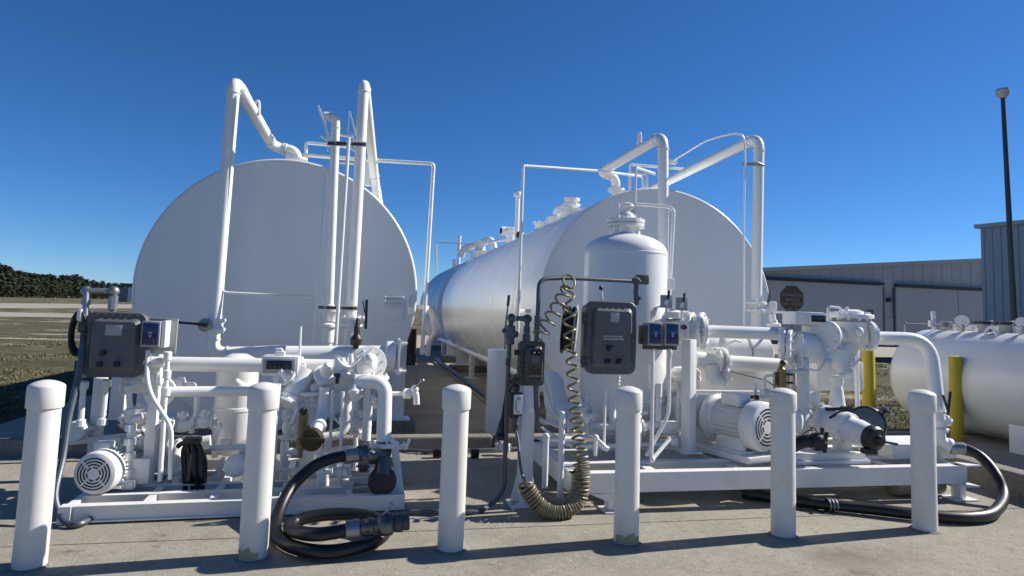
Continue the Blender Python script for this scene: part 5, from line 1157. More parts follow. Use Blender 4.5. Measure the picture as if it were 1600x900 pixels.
for px, lab in ((1024, 'left one of the two blue screens between the grey enclosure and the vessel outlet'), (1050.5, 'right one of the two blue screens between the grey enclosure and the vessel outlet')):
    c = P(px, 522, 5.45); s = M(1, c); reader(lab, c, 24*s, 36*s)
t = T('reader_backplate', 'dark bracket plate holding the two blue screens', 'bracket', P(1030, 545, 5.57))
c = P(1031, 526, 5.60); s = M(1, c); q = MB(); q.box(c, (56*s, .03, 40*s), bev=.004); part(t, 'plate', q, JB)
q = MB(); q.box(P(1007, 523, 5.52), (.07, .12, .17), bev=.008); part(t, 'side_arm', q, JB)
q = MB(); q.lathe(P(1066, 511, 5.52), -Y_, [(0, .02), (.05, .024), (.06, .018)], 12); part(t, 'plug', q, BP)
for k, px in enumerate((1022, 1047)):
    q = MB(); q.tube([P(px, 545, 5.5), P(px, 562, 5.5)], .014, 8); q.lathe(P(px, 551, 5.5), Z_, [(-.02, .015), (-.015, .024), (.015, .024), (.02, .015)], 8); part(t, 'cable_gland', q, WS)
for px, py, lab in ((1041, 471, 'left one of two small grey plates with a black aerial above the vessel outlet'), (1065, 475, 'right one of two small grey plates with a black aerial above the vessel outlet')):
    c = P(px, py, 5.9); s = M(1, c); t = T('aerial_plate', lab, 'aerial', c-Z_*10*s, 'aerial plates above the screens')
    q = MB(); q.box(c, (19*s, .02, 20*s), bev=.003); part(t, 'plate', q, GL)
    q = MB(); q.tube([c+V((2*s, -.02, 4*s)), c+V((3*s, -.02, 17*s))], .012, 8); part(t, 'aerial', q, BP)
    q = MB(); q.box(c+V((-1*s, -.013, -2*s)), (6*s, .008, 7*s), bev=.002); part(t, 'centre_label', q, WH)
    q = MB(); q.tube([c-Z_*9*s, c-Z_*26*s], .01, 8); part(t, 'stem', q, WH)
# meter with register
t = T('meter_register', 'white meter register with a small dark display on the right skid', 'meter register', P(1268, 510, 5.75))
c = P(1276, 498, 5.72); s = M(1, c)
q = MB(); q.box(c+V((-8*s, .14, 0)), (48*s, .26, 20*s), Matrix.Rotation(-.12, 3, 'Z'), .01); part(t, 'housing', q, WH)
q = MB(); q.box(c+V((2*s, -.0, -.0*s)), (31*s, .02, 18*s), Matrix.Rotation(-.05, 3, 'Z'), .005); part(t, 'bezel', q, WH)
q = MB(); q.box(c+V((2*s, -.011, 0)), (24*s, .008, 10*s), Matrix.Rotation(-.05, 3, 'Z'), .001); part(t, 'display', q, BLK)
for k, ch in enumerate('88888'): text(t, 'digit', ch, c+V(((2+(k-2)*4.2)*s, -.0165+(k-2)*.001, 0)), 6.5*s, DIG)
q = MB(); q.box(P(1268, 525, 5.85), (.13, .14, .22), bev=.015); part(t, 'neck', q, WH)
q = MB(); q.box(P(1270, 529, 5.76), (.07, .01, .09), bev=.002); part(t, 'name_plate', q, GL)
t = T('flow_meter', 'cast white flow meter with flanged ends under the right hand register', 'flow meter', P(1255, 570, 5.85))
q = MB(); q.flange(P(1224, 538, 5.8), V((.8, -.6, 0)), .17, .04, 10, .013); q.lathe(P(1226, 538, 5.8), V((.9, .1, -.1)), [(0, .10), (.08, .13), (.2, .16), (.32, .15), (.4, .1)], 22); part(t, 'body', q, WH)
q = MB(); q.flange(P(1236, 542, 5.72), V((.7, -.7, 0)), .17, .035, 10, .013); part(t, 'front_flange', q, WH)
q = MB(); q.tube([P(1255, 545, 5.85), P(1290, 555, 5.8), P(1318, 552, 5.8), P(1324, 540, 5.8)], .11, 18, .1); part(t, 'lower_elbow', q, WH)
t = T('air_eliminator', 'large white air eliminator pot with a bolted lid and pipe loop handles', 'strainer', P(1328, 560, 5.9))
c = P(1327, 540, 5.85); zt2 = P(1327, 497, 5.85).z
q = MB(); q.lathe((c.x, c.y, c.z-.04), Z_, [(0, .08), (.03, .15), (.1, .185), (zt2-c.z, .185)], 28); part(t, 'pot', q, WH)
q = MB(); q.flange((c.x, c.y, zt2+.02), Z_, .23, .04, 12, .014); part(t, 'lid', q, WH)
q = MB(); q.lathe((c.x+.02, c.y, zt2+.04), Z_, [(0, .13), (.03, .12), (.05, .07)], 18); part(t, 'lid_boss', q, WH)
q = MB(); q.tube([P(1293, 503, 5.75), P(1294, 479, 5.75), P(1314, 481, 5.75), P(1314, 498, 5.75)], .012, 8, .03); q.tube([P(1319, 500, 5.8), P(1320, 487, 5.8), P(1324, 479, 5.8), P(1325, 494, 5.8)], .011, 8, .02); part(t, 'pipe_loop', q, WH)
for (px, py, d) in ((1291, 524, V((-.9, -.45, 0))), (1358, 525, V((1, -.15, 0)))):
    q = MB(); q.flange(P(px, py, 5.72), d, .15, .04, 8, .013); q.cyl(P(px, py, 5.72), P(1327, 524, 5.85), .09, 18); part(t, 'side_flange', q, WH)
q = MB(); q.ball(P(1342, 518, 5.62), .045, 12); part(t, 'plug', q, WH)
t = T('delivery_pipe', 'white delivery pipe curving down at the right end of the right skid', 'pipe', P(1462, 655, 5.5))
q = MB(); q.tube([P(1356, 528, 5.75), P(1453, 530, 5.62), P(1466, 650, 5.45)], .068, 22, .26); part(t, 'pipe', q, WH)
c = P(1468, 657, 5.42); q = MB(); q.valve(c, V((.1, -.05, -1)), V((1, -.3, 0)), .045); part(t, 'ball_valve', q, WH)
q = MB(); q.beam(P(1481, 642, 5.35), P(1473, 617, 5.35), .012, .025, Y_); q.tube([P(1481, 648, 5.34), P(1485, 612, 5.34)], .013, 8); part(t, 'valve_lever', q, BP)
q = MB(); q.tube([P(1468, 672, 5.42), P(1469, 690, 5.42), P(1482, 697, 5.40)], .052, 16, .06); q.lathe(P(1476, 694, 5.41), V((1, -.1, -.25)), [(0, .055), (.02, .07), (.05, .07), (.06, .05)], 14); part(t, 'hose_elbow', q, WH)
t = T('support_pipe', 'slim straight white pipe standing left of the yellow bollard on the right skid', 'pipe', P(1338, 660, 5.95))
q = MB(); q.tube([P(1337, 536, 5.95), P(1341, 665, 5.95)], .025, 10); part(t, 'pipe', q, WH)
q = MB(); q.box(P(1337, 540, 5.93), (.06, .05, .04), bev=.008); part(t, 'clamp', q, WH)
t = T('control_valve', 'white valve body with knurled cap on a tapering stem below the air eliminator', 'valve', P(1308, 640, 5.8))
q = MB(); q.lathe(P(1308, 642, 5.8), Z_, [(0, .085), (.02, .085), (.12, .07), (.2, .06), (.25, .05), (.28, .065), (.34, .065), (.35, .05)], 20); part(t, 'stem', q, WH)
q = MB(); q.valve(P(1303, 558, 5.78), X_, V((0, -.5, 1)), .07); q.box(P(1316, 565, 5.76), (.14, .14, .17), bev=.03); part(t, 'body', q, WH)
q = MB(); q.lathe(P(1312, 588, 5.72), V((.75, -.2, .35)), [(0, .03), (.06, .035), (.065, .05), (.1, .05), (.11, .035), (.13, .03)], 12); part(t, 'side_tap', q, WH)
q = MB(); q.tube([P(1330, 552, 5.75), P(1334, 556, 5.75), P(1335, 578, 5.75)], .014, 8, .02); part(t, 'drip_tube', q, WH)
t = T('brass_quick_vent', 'slim brass cylinder with a dark head in front of the meter of the right skid', 'valve', P(1222, 606, 5.6))
q = MB(); q.lathe(P(1221, 608, 5.6), Z_, [(0, .04), (.19, .04), (.20, .028), (.22, .02), (.24, .02)], 16); part(t, 'cylinder', q, BR)
q = MB(); q.ball(P(1223, 567, 5.6), .03, 12); q.cyl(P(1222, 575, 5.6), P(1223, 568, 5.6), .018, 8); part(t, 'head', q, DBR)
q = MB(); q.box(P(1214, 592, 5.6), (.03, .03, .13), bev=.004); part(t, 'side_bar', q, DBR)
for k, py in enumerate((585, 598)):
    q = MB(); q.box(P(1233, py, 5.62), (.07, .03, .022), bev=.006); part(t, 'dark_clip', q, BP)
# motor & pump
mc = P(1200, 668, 5.42); me_ = P(1118, 655, 6.0); me_.z = mc.z; axd = (me_-mc)
t = motor('big white finned electric motor with a fan cover, behind the fifth bollard', mc, axd, .225, .60, zt+.06, pump=False)
q = MB(); q.lathe(mc+axd.normalized()*.52, axd, [(0, .10), (.02, .2), (.05, .235), (.09, .235), (.1, .16), (.2, .12)], 30); part(t, 'end_bell', q, WS)
q = MB(); p = P(1170, 703, 5.5); a, b = mc+axd.normalized()*.0, mc+axd.normalized()*.95; a.z = b.z = zt+.03; q.beam(a, b, .5, .055, Z_, .006); part(t, 'base_plate', q, WS)
pc = mc+axd.normalized()*.80; t = T('transfer_pump', 'white transfer pump with a round coupling guard behind the finned motor', 'pump', V((pc.x, pc.y, zt+.06)))
q = MB(); q.lathe(pc-axd.normalized()*.06, axd, [(0, .15), (.02, .20), (.03, .205), (.05, .205), (.06, .12)], 30); part(t, 'coupling_guard', q, WS)
q = MB(); q.lathe(pc+axd.normalized()*.06, axd, [(0, .08), (.06, .1), (.1, .2), (.2, .22), (.3, .2), (.34, .13), (.5, .11)], 26); q.flange(pc+axd.normalized()*.52, axd, .18, .04, 8, .013); part(t, 'casing', q, WS)
q = MB(); u_ = pc+axd.normalized()*.22; q.cyl(u_, u_+Z_*.36, .09, 16); q.flange(u_+Z_*.34, Z_, .16, .04, 8, .013); q.lathe(u_+Z_*.36, Z_, [(0, .15), (.05, .16), (.09, .12), (.1, .05)], 18); part(t, 'discharge', q, WS)
q = MB(); q.box(V((pc.x, pc.y, zt+.12)), (.25, .25, .16), bev=.01); part(t, 'pedestal', q, WS)
t = T('suction_strainer', 'white ribbed suction strainer at the left rear of the right skid pump', 'strainer', P(1060, 650, 6.3))
q = MB(); q.lathe(P(1046, 640, 6.4), V((1, -.2, 0)), [(0, .08), (.02, .14), (.06, .17), (.2, .17), (.24, .13), (.5, .12)], 22); q.flange(P(1058, 640, 6.36), V((1, -.2, 0)), .2, .035, 8, .012); part(t, 'body', q, WH)
one('suction_pipe', 'low white suction pipe passing behind the vessel legs of the right skid', 'pipe', MB().tube([P(850, 596, 7.0), P(866, 596, 6.8), P(868, 640, 6.7), P(900, 648, 6.6), P(1050, 645, 6.45)], .12, 20, .3), WH)
t = T('small_bracket_valve', 'small white valve with wing handles behind the coiled cord on the right skid', 'valve', P(912, 660, 5.9))
q = MB(); q.valve(P(912, 648, 5.9), X_, Z_, .04); q.ball(P(921, 650, 5.85), .035); part(t, 'body', q, WS)
q = MB(); q.beam(P(905, 640, 5.85), P(920, 660, 5.85), .06, .012, Y_); part(t, 'wing', q, WS)
# discharge coupling pointing to the viewer
pv = T('loading_coupling', 'white tapered loading coupling with a black dust cap pointing toward the viewer', 'coupling', P(1330, 725, 5.4))
a, b = P(1285, 655, 5.75), P(1362, 684, 5.2); d = (b-a).normalized(); L = (b-a).length
q = MB(); q.lathe(a, d, [(0, .13), (.03, .15), (.07, .15), (.08, .12), (.2, .13), (.27, .155), (.31, .155), (.32, .13), (L*.72, .115), (L*.75, .125), (L, .10)], 28); q.bolts(a+d*.32, d, .135, 8, .013); part(pv, 'body', q, WH)
q = MB(); q.lathe(b-d*.03, d, [(0, .098), (.01, .115), (.07, .115), (.09, .10), (.10, .05), (.14, .045), (.15, .02)], 22); part(pv, 'dust_cap', q, BP)
q = MB(); q.beam(b+d*.10+V((0, -.0, .0)), b+d*.1+V((.14, -.03, -.02)), .02, .03, Y_); q.box(b+V((-.04, -.01, -.115)), (.12, .09, .05), bev=.012); part(pv, 'cap_lug', q, BP)
q = MB(); q.beam(P(1279, 640, 5.7), P(1332, 638, 5.5), .022, .03, Z_); q.beam(P(1322, 637, 5.52), P(1296, 653, 5.5), .014, .02, Z_); part(pv, 'lever', q, BP)
q = MB(); q.box(P(1322, 640, 5.55), (.08, .08, .06), bev=.012); part(pv, 'lever_hub', q, BP)
q = MB(); q.box(V((P(1316, 690, 5.5).x, P(1316, 690, 5.5).y, (P(1316, 676, 5.5).z+zt)/2)), (.13, .12, P(1316, 676, 5.5).z-zt), bev=.01); part(pv, 'pedestal', q, WS)
t = T('static_reel', 'pale grey round reel disc with a black rim behind the loading coupling', 'reel', P(1352, 685, 5.75))
ax = V((-.55, -.8, .2)).normalized(); c = P(1354, 663, 5.75)
q = MB(); q.lathe(c, ax, [(-.03, .03), (-.028, .155), (.02, .16), (.024, .03)], 34); part(t, 'disc', q, CAST)
q = MB(); u, v, _ = basis(ax); q.tube([c+(u*math.cos(k)+v*math.sin(k))*.165-ax*.015 for k in [2*math.pi*i/40 for i in range(41)]], .02, 8, close=False); part(t, 'rim', q, BK)
q = MB(); q.lathe(c+ax*.02, ax, [(0, .05), (.02, .045), (.025, .02)], 18); part(t, 'hub', q, GM)
q = MB(); q.tube([c+V((0, .05, -.15)), V((c.x, c.y+.05, zt))], .03, 10); part(t, 'stand', q, WS)
t = T('ground_clamp', 'black and silver grounding clamp hooked beside the pale reel disc', 'clamp', P(1386, 655, 5.7))
q = MB(); q.box(P(1384, 642, 5.7), (.09, .05, .045), Matrix.Rotation(.5, 3, 'Y'), .012); part(t, 'grip', q, BP)
q = MB(); q.beam(P(1380, 634, 5.68), P(1396, 648, 5.68), .02, .02, Y_); part(t, 'jaw', q, GM)
q = MB(); q.tube([P(1370, 655, 5.75), P(1382, 646, 5.7)], .02, 8); part(t, 'arm', q, GD)
# short hose with winged cap
t = T('hose_stub', 'short black hose with a winged camlock cap lying on the right skid deck', 'hose', P(1262, 708, 5.3))
q = MB(); a, b = P(1236, 698, 5.35), P(1275, 690, 5.28); q.tube(spline([a, P(1255, 690, 5.32), b], 8), .06, 16); part(t, 'hose', q, BK)
q = MB(); d = (b-P(1258, 690, 5.32)).normalized(); q.lathe(b-d*.04, d, [(0, .065), (.01, .08), (.06, .085), (.08, .075), (.1, .07), (.11, .03)], 20); part(t, 'cap', q, BP)
for dz, dx in ((1, .04), (-.6, .07), (.55, .08)):
    q = MB(); q.box(b+V((dx, -.03, dz*.085)), (.03, .03, .09), Matrix.Rotation(dx*6-.2, 3, 'Y'), .008); part(t, 'wing', q, BP)
q = MB(); q.tube([P(1254, 678, 5.3), P(1272, 668, 5.3), P(1284, 682, 5.3)], .007, 6); part(t, 'bail_wire', q, GC)
# deck plate supports
t = T('drip_tray', 'white channel shaped drip tray under the loading coupling on the right skid', 'tray', P(1310, 720, 5.35))
a, b = P(1246, 715, 5.32), P(1352, 708, 5.32); q = MB(); q.box(((a.x+b.x)/2, 5.42, zt+.05), (b.x-a.x, .20, .09), bev=.004); part(t, 'tray', q, WS, smooth=0)
q = MB(); q.box(((a.x+b.x)/2, 5.30, zt+.02), (b.x-a.x+.06, .02, .035), bev=.003); part(t, 'lip', q, WS, smooth=0)
t = T('deck_box', 'plain white steel box on the deck at the right end of the right skid', 'box', P(1420, 715, 5.6))
a, b = P(1364, 705, 5.7), P(1462, 702, 5.7); q = MB(); q.box(((a.x+b.x)/2, 5.68, zt+.06), (b.x-a.x, .45, .12), bev=.006); part(t, 'box', q, WS, smooth=0)
q = MB(); q.box(((a.x+b.x)/2, 5.68, zt+.126), (b.x-a.x+.04, .5, .012), bev=.002); part(t, 'lid', q, WS, smooth=0)

# long hose at the right
hr = T('fuel_hose', 'thick black fuel hose curving from the right delivery pipe down and along the ground', 'hose', G(1500, 812, 0))
HR = [P(1488, 700, 5.38), P(1508, 701, 5.33), P(1534, 715, 5.2), P(1557, 743, 5.05), P(1568, 775, 4.9), G(1553, 800, .065), G(1520, 808, .055), G(1470, 807, .055), G(1410, 801, .055), G(1350, 794, .055), G(1300, 789, .055), G(1250, 783, .055), G(1200, 776, .055), G(1160, 770, .055)]
q = MB(); q.tube(spline(HR, 10), .047, 16); part(hr, 'hose', q, BK)
d = (V(HR[1])-V(HR[0])).normalized(); q = MB(); q.lathe(V(HR[0])-d*.03, d, [(0, .05), (.01, .06), (.03, .06), (.032, .055), (.05, .058), (.13, .058), (.135, .053)], 18); part(hr, 'ferrule', q, GM)
for px in (1293, 1298.5, 1304):
    c = G(px, 788.6+(px-1293)*.08, .055); q = MB(); q.lathe(c-X_*.008, V((1, -.12, 0)), [(0, .054), (.002, .0575), (.014, .0575), (.016, .054)], 18, close=False); part(hr, 'hose_band', q, GM)
one('loose_wire', 'thin dark wire lying in loops on the concrete by the hose bands', 'wire', MB().tube(spline([G(1245, 796, .008), G(1262, 799, .008), G(1270, 802, .008), G(1276, 796, .008), G(1284, 800, .008), G(1292, 797, .008), G(1300, 801, .008), G(1306, 795, .008)], 6), .006, 6), BK)
one('canvas_roll', 'tan canvas roll lying under the right end of the right skid', 'roll', MB().lathe(G(1424, 770, .10)+Y_*.25, X_, [(0, .06), (.02, .09), (.55, .09), (.58, .06)], 18), ROPE)

# ================================================================== SMALL TANK AT RIGHT
sx_, sr = 8.95, .745; sz = .80
yf = PX(1447, 517, sx_-.1).y; 
st = T('small_tank', 'small white horizontal tank with a row of shadow casting blocks on top at the right edge', 'tank', (sx_, 6, 0))
yn = 3.2
q = MB(); q.lathe((sx_, yn, sz), Y_, [(-.2, .02), (-.18, sr*.4), (-.12, sr*.75), (0, sr), (yf-yn, sr), (yf-yn+.12, sr*.93), (yf-yn+.22, sr*.72), (yf-yn+.28, sr*.4), (yf-yn+.3, .02)], 72); part(st, 'shell', q, WT)
yy = yf-.25; k = 0
while yy > yn+.4:
    ln = (.16, .28, .20, .34)[k % 4]; q = MB(); q.box((sx_+.10, yy, sz+sr+.035), (.12, ln, .12), bev=.012); part(st, 'shadow_block', q, WT); yy -= ln/2+(.22, .34, .26, .40)[k % 4]; k += 1  # pale top blocks added so that their shadows stripe the shell
q = MB(); q.cyl((sx_+.16, yn+.3, sz+sr+.07), (sx_+.16, yf-.2, sz+sr+.07), .022, 10); part(st, 'manifold_pipe', q, GM)
for y in (yf-.55, yn+1.2):
    q = MB(); q.box((sx_, y, .10), (.9, .14, .22), bev=.01); part(st, 'saddle', q, WT)
sp = PX(1600, 680, sx_-.80); q = MB(); q.box((sx_-.74, sp.y, .20), (.10, .42, .36), bev=.01); part(st, 'step_plate', q, WT)
q = MB(); c = V((sx_, yf-.9, sz+sr)); p = PX(1548, 515, sx_-.25); p.z = sz+math.sqrt(sr*sr-.0625)
q.tube([V((p.x, p.y+math.cos(a)*.085, p.z-.02+math.sin(a)*.13)) for a in [math.pi*i/14 for i in range(15)]], .02, 8); part(st, 'lifting_lug', q, WT)
def stop(px, X): p = PX(px, 514, X); p.z = sz+math.sqrt(max(0, sr*sr-(X-sx_)**2))-.01; return p
for px, lab in ((1504, 'round white dial gauge facing the viewer on the small right tank'), (1597, 'round dial gauge on the small tank cut by the right edge of the picture')):
    p = stop(px, sx_-.12); t = T('dial_gauge', lab, 'gauge', p, 'dial gauges on the small tank'); dn_ = V((-.75, -.65, 0)).normalized(); c = p+Z_*.17
    R_ = M(10.5, c) if px < 1550 else M(9, c)
    q = MB(); q.cyl(p, p+Z_*.12, .03, 10); part(t, 'stem', q, GM)
    q = MB(); q.lathe(c-dn_*.04, dn_, [(0, R_*.9), (.01, R_*1.02), (.05, R_*1.02), (.055, R_*.92)], 30); part(t, 'case', q, GM)
    q = MB(); q.lathe(c+dn_*.016, dn_, [(0, R_*.9), (.002, R_*.9)], 30); part(t, 'dial', q, DIAL)
    xx = Z_.cross(dn_).normalized(); q = MB(); q.beam(c+dn_*.02-xx*R_*.15, c+dn_*.02+(xx*.75-Z_*.45)*R_*.8, .003, R_*.09, dn_, 0); part(t, 'needle', q, BP, smooth=0)
for px, lab in ((1538, 'black capped grey fill neck right of the white dial gauge'), (1571, 'black capped grey fill neck beside the foot of the lamp post')):
    p = stop(px, sx_); t = T('fill_neck', lab, 'fill cap', p, 'fill necks on the small tank'); r_ = M(8.5, p)
    q = MB(); q.lathe(p-Z_*.02, Z_, [(0, r_), (.12, r_), (.125, r_*1.1), (.14, r_*1.1)], 18); part(t, 'neck', q, GL)
    q = MB(); q.lathe(p+Z_*.122, Z_, [(0, r_*1.25), (.01, r_*1.35), (.04, r_*1.35), (.05, r_*1.0)], 18); q.box(p+V((-r_*.9, r_*.9, .14)), (r_*1.2, r_*.8, .03), bev=.006); part(t, 'cap', q, BP)
    q = MB(); q.ball(p+V((r_*.8, -r_*.8, .165)), .02, 8); part(t, 'cap_pin', q, WH)
p = stop(1459, sx_-.15); t = T('level_stick', 'white stick gauge standing upright on the small right tank', 'gauge', p)
q = MB(); q.box(p+Z_*M(15, p), (.06, .04, M(32, p)), Matrix.Rotation(-.06, 3, 'Y'), .008); part(t, 'stick', q, DIAL)
for k in range(3):
    q = MB(); q.box(p+V((-.005+.01*k, -.022, .09+k*.09)), (.03, .006, .02), Matrix.Rotation(-.06, 3, 'Y')); part(t, 'mark', q, GL)
q = MB(); q.box(p+V((-.06, 0, .12)), (.05, .05, .10), bev=.006); part(t, 'float_box', q, WH)
p = stop(1478, sx_-.05); t = T('vent_hood', 'small grey hood box on the small tank between stick and dial gauge', 'vent', p)
q = MB(); q.box(p+Z_*.08, (.14, .12, .13), bev=.012); part(t, 'hood', q, GL)
q = MB(); q.box(p+V((-.06, -.05, .10)), (.06, .05, .07), bev=.008); part(t, 'opening', q, GE)
t = T('thin_rail', 'thin pale pipe rail behind the small tank left of the stick gauge', 'rail', P(1414, 540, 10.5))
q = MB(); q.tube([P(1414, 542, 10.5), P(1414, 506, 10.5), P(1470, 508, 10.3), P(1540, 512, 10)], .018, 8, .02); part(t, 'rail', q, GM)
q = MB(); q.ball(P(1414, 505, 10.5), .035, 8); part(t, 'knob', q, GM)
# yellow bollards
def ybol(label, base, zt3, r, grp='yellow bollards'):
    t = T('yellow_bollard', label, 'bollard', base, grp); b = V(base)
    q = MB(); q.lathe(b, Z_, [(0, r), (zt3-.02, r), (zt3-.006, r*.93), (zt3, r*.7)], 32); part(t, 'sleeve', q, YE)
    q = MB(); ns, nz = 26, int(zt3/.045)
    for i in range(nz):
        for j in range(ns):
            a = 2*math.pi*(j+.5*(i % 2))/ns; d = V((math.cos(a), math.sin(a), 0)); p = b+d*(r+.0008)+Z_*(.03+i*.044); s2 = V((-d.y, d.x, 0)); h = .006
            if i*.044+.03 > zt3-.04: continue
            k2 = len(q.v); q.v += [p-s2*h, p-Z_*h*1.4, p+s2*h, p+Z_*h*1.4]; q.f.append((k2, k2+1, k2+2, k2+3))
    part(t, 'dimples', q, YED, smooth=0, kind='stuff'); return t
gb = G(1358, 676, 0); ybol('yellow dimpled bollard behind the slim white pipe, left of the small tank', gb, P(1357, 545, gb.y).z, M(9.5, gb))
gb = G(1496, 690, 0); yb2 = ybol('yellow dimpled bollard in front of the small white tank', gb, P(1486, 556, gb.y).z, M(9, gb))

# ------------------------------------------------------------------ smaller fittings crowding the right skid
fitting('gate_valve', 'white gate valve right of the thick column on the right skid, behind the fifth bollard', 'valve', [
    ('body', MB().valve(P(1276, 650, 5.95), X_, Z_, .07)), ('bonnet', MB().lathe(P(1268, 628, 5.9), V((-.3, -.5, .8)), [(0, .06), (.05, .07), (.1, .05), (.13, .03)], 14)),
    ('plug', MB().ball(P(1262, 650, 5.8), .05, 12))])
fitting('tube_bundle', 'bundle of thin white tubes dropping behind the slim brass cylinder', 'tube', [
    ('tube', MB().tube([P(1196, 618, 5.85), P(1194, 588, 5.85), P(1208, 586, 5.85), P(1216, 604, 5.85)], .014, 8, .03)),
    ('tube', MB().tube([P(1180, 628, 5.9), P(1180, 600, 5.9)], .018, 8)), ('tube', MB().tube([P(1236, 612, 5.85), P(1237, 560, 5.85)], .012, 8)),
    ('dark_clip', MB().box(P(1171, 620, 5.86), (.07, .04, .035), bev=.006), BP), ('dark_clip', MB().box(P(1182, 621, 5.86), (.04, .04, .045), bev=.006), BP),
    ('fitting', MB().lathe(P(1195, 616, 5.85), X_, [(-.04, .03), (-.03, .05), (.05, .05), (.06, .03)], 12)), ('fitting', MB().ball(P(1208, 622, 5.85), .055, 12))])
fitting('pump_end_cap', 'white pump end cap showing right of the fifth bollard', 'fitting', [('cap', MB().lathe(P(1238, 656, 5.6), V((1, -.4, 0)), [(0, .10), (.03, .115), (.06, .11), (.08, .08), (.09, .03)], 22))])
fitting('meter_tubes', 'thin white sensing tubes looping between the right meter and the air eliminator', 'tube', [
    ('tube', MB().tube(spline([P(1250, 556, 5.68), P(1262, 575, 5.66), P(1280, 578, 5.66), P(1290, 560, 5.66)], 6), .010, 8)),
    ('tube', MB().tube(spline([P(1340, 530, 5.6), P(1346, 550, 5.62), P(1338, 568, 5.64), P(1322, 575, 5.66)], 6), .010, 8)),
    ('nut', MB().lathe(P(1288, 566, 5.64), V((.6, -.5, -.3)), [(0, .03), (.02, .05), (.06, .055), (.07, .03)], 8)), ('nut', MB().lathe(P(1230, 558, 5.66), -Y_, [(0, .03), (.02, .03), (.03, .016)], 6))])
fitting('meter_brackets', 'white angle brackets bolted across the right flow meter', 'bracket', [
    ('plate', MB().beam(P(1222, 512, 5.76), P(1221, 560, 5.74), .03, .07, Y_)), ('plate', MB().beam(P(1248, 522, 5.70), P(1250, 575, 5.68), .03, .09, Y_)),
    ('plate', MB().box(P(1235, 580, 5.72), (.34, .12, .03), bev=.006))], WS)
fitting('flange_pair', 'pair of bolted white flanges on the lower pipe of the right skid', 'fitting', [
    ('flange', MB().flange(P(1118, 563, 6.17), X_, .14, .03, 10, .012)), ('flange', MB().flange(P(1128, 564, 6.16), X_, .14, .03, 10, .012)),
    ('handle', MB().tube([P(1130, 540, 6.1), P(1150, 532, 6.0), P(1158, 534, 6.0)], .012, 8))])
fitting('deck_tubes', 'low white tubes crossing the front deck of the right skid near the V shaped tube', 'tube', [
    ('tube', MB().tube([P(905, 698, 5.75), P(1060, 694, 5.8)], .022, 10)), ('tube', MB().tube([P(910, 678, 6.3), P(1060, 676, 6.3)], .024, 10)),
    ('tube', MB().tube([P(1000, 640, 6.0), P(1000, 700, 5.75)], .018, 10)), ('elbow', MB().ball(P(1052, 690, 5.75), .05, 12)), ('block', MB().box(P(1046, 668, 5.9), (.16, .1, .12), bev=.02))], WS)

fitting('vessel_drain', 'white drain pipework with two valves below the large filter vessel', 'pipe fitting', [
    ('pipe', MB().tube([P(880, 640, 6.2), P(884, 664, 6.1), P(960, 668, 6.0), P(1040, 664, 6.0)], .045, 14, .12)),
    ('valve', MB().valve(P(905, 666, 6.02), X_, Z_, .05)), ('valve', MB().valve(P(985, 668, 5.98), X_, V((0, -.5, 1)), .055)),
    ('riser', MB().tube([P(958, 668, 6.0), P(956, 622, 6.1)], .035, 12)), ('riser', MB().tube([P(1028, 664, 6.0), P(1030, 600, 6.05)], .03, 12)),
    ('lever', MB().beam(P(985, 650, 5.9), P(1012, 645, 5.85), .02, .03))])
fitting('drain_lines', 'thin white drain lines fanning over the left rear deck of the right skid', 'tube', [
    ('line', MB().tube([P(846, 668, 5.9), P(880, 690, 5.7), P(900, 700, 5.6)], .013, 8, .05)), ('line', MB().tube([P(862, 606, 6.2), P(868, 650, 6.0), P(896, 676, 5.8)], .013, 8, .08)),
    ('line', MB().tube([P(915, 610, 6.1), P(918, 690, 5.8)], .016, 8)), ('line', MB().tube([P(1060, 610, 6.1), P(1058, 690, 5.95)], .02, 8))])
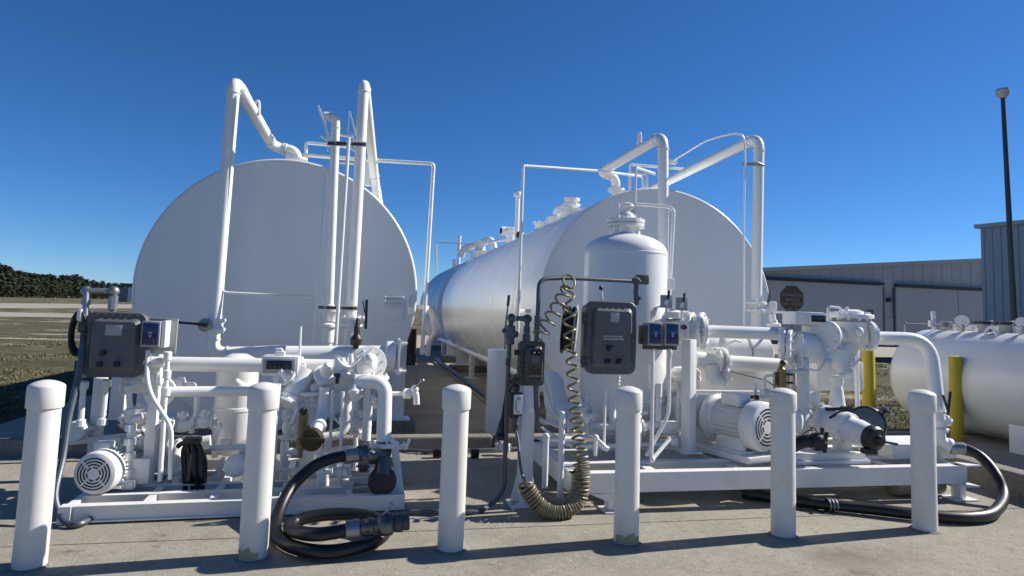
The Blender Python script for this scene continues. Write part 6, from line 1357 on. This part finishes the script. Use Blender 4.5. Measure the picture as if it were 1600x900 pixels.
fitting('valve_bank', 'row of small white valves at the rear of the left skid above the black hank', 'valve', [
    ('valve', MB().valve(P(284, 665, 6.25), X_, Z_, .045)), ('valve', MB().valve(P(318, 660, 6.25), X_, Z_, .04)),
    ('pipe', MB().tube([P(262, 666, 6.25), P(340, 660, 6.25)], .03, 12)), ('riser', MB().tube([P(306, 655, 6.25), P(308, 620, 6.25)], .022, 10))])
fitting('side_valves', 'white valves and couplings stacked behind the second bollard of the left skid', 'valve', [
    ('valve', MB().valve(P(452, 668, 5.95), Z_, V((1, -.6, 0)), .045)), ('coupling', MB().lathe(P(470, 610, 5.9), Z_, [(-.2, .03), (-.19, .045), (-.1, .045), (-.09, .03), (0, .03)], 12)),
    ('pipe', MB().tube([P(446, 705, 5.95), P(500, 706, 5.9), P(560, 700, 5.9)], .028, 10)), ('valve', MB().valve(P(556, 660, 5.9), Z_, V((1, -.5, 0)), .04)), ('stem', MB().tube([P(557, 612, 5.9), P(555, 735, 5.9)], .02, 10))])

# ================================================================== GRASS AND SMALL LITTER
def blades(name, n, fx, hmin, hmax, seed):
    rnd = random.Random(seed); q = MB()
    while n > 0:
        x, y = fx(rnd); n -= 1
        k = rnd.randint(3, 6)
        for _ in range(k):
            a = rnd.random()*6.28; h = rnd.uniform(hmin, hmax); l = rnd.uniform(.2, .9)*h; w_ = .005+.003*rnd.random()+.0004*y
            px, py = x+rnd.gauss(0, .12), y+rnd.gauss(0, .12); dx, dy = math.cos(a), math.sin(a)
            i = len(q.v); q.v += [V((px-dy*w_, py+dx*w_, -.06)), V((px+dy*w_, py-dx*w_, -.06)), V((px+dx*l, py+dy*l, -.06+h))]; q.f.append((i, i+1, i+2))
    struct(name, q, BLADE, 'stuff')
def left_zone(r):
    while True:
        y = 8+22*r.random()**1.5; x = r.uniform(-.75*y-2, -4.7)
        if math.sin(x*.9+y*.6)+math.sin(x*.37-y*1.1+2)+r.gauss(0, .5) > -.4: return x, y
def right_zone(r):
    while True:
        y = 8.6+20*r.random()**1.4; x = r.uniform(6.4, 6.4+.9*y)
        if math.sin(x*.8+y*.7)+math.sin(x*.5-y*.9)+r.gauss(0, .5) > -.4 and not (y < 8.7): return x, y
blades('grass', 9000, left_zone, .015, .055, 4)
blades('grass', 7000, right_zone, .015, .05, 5)
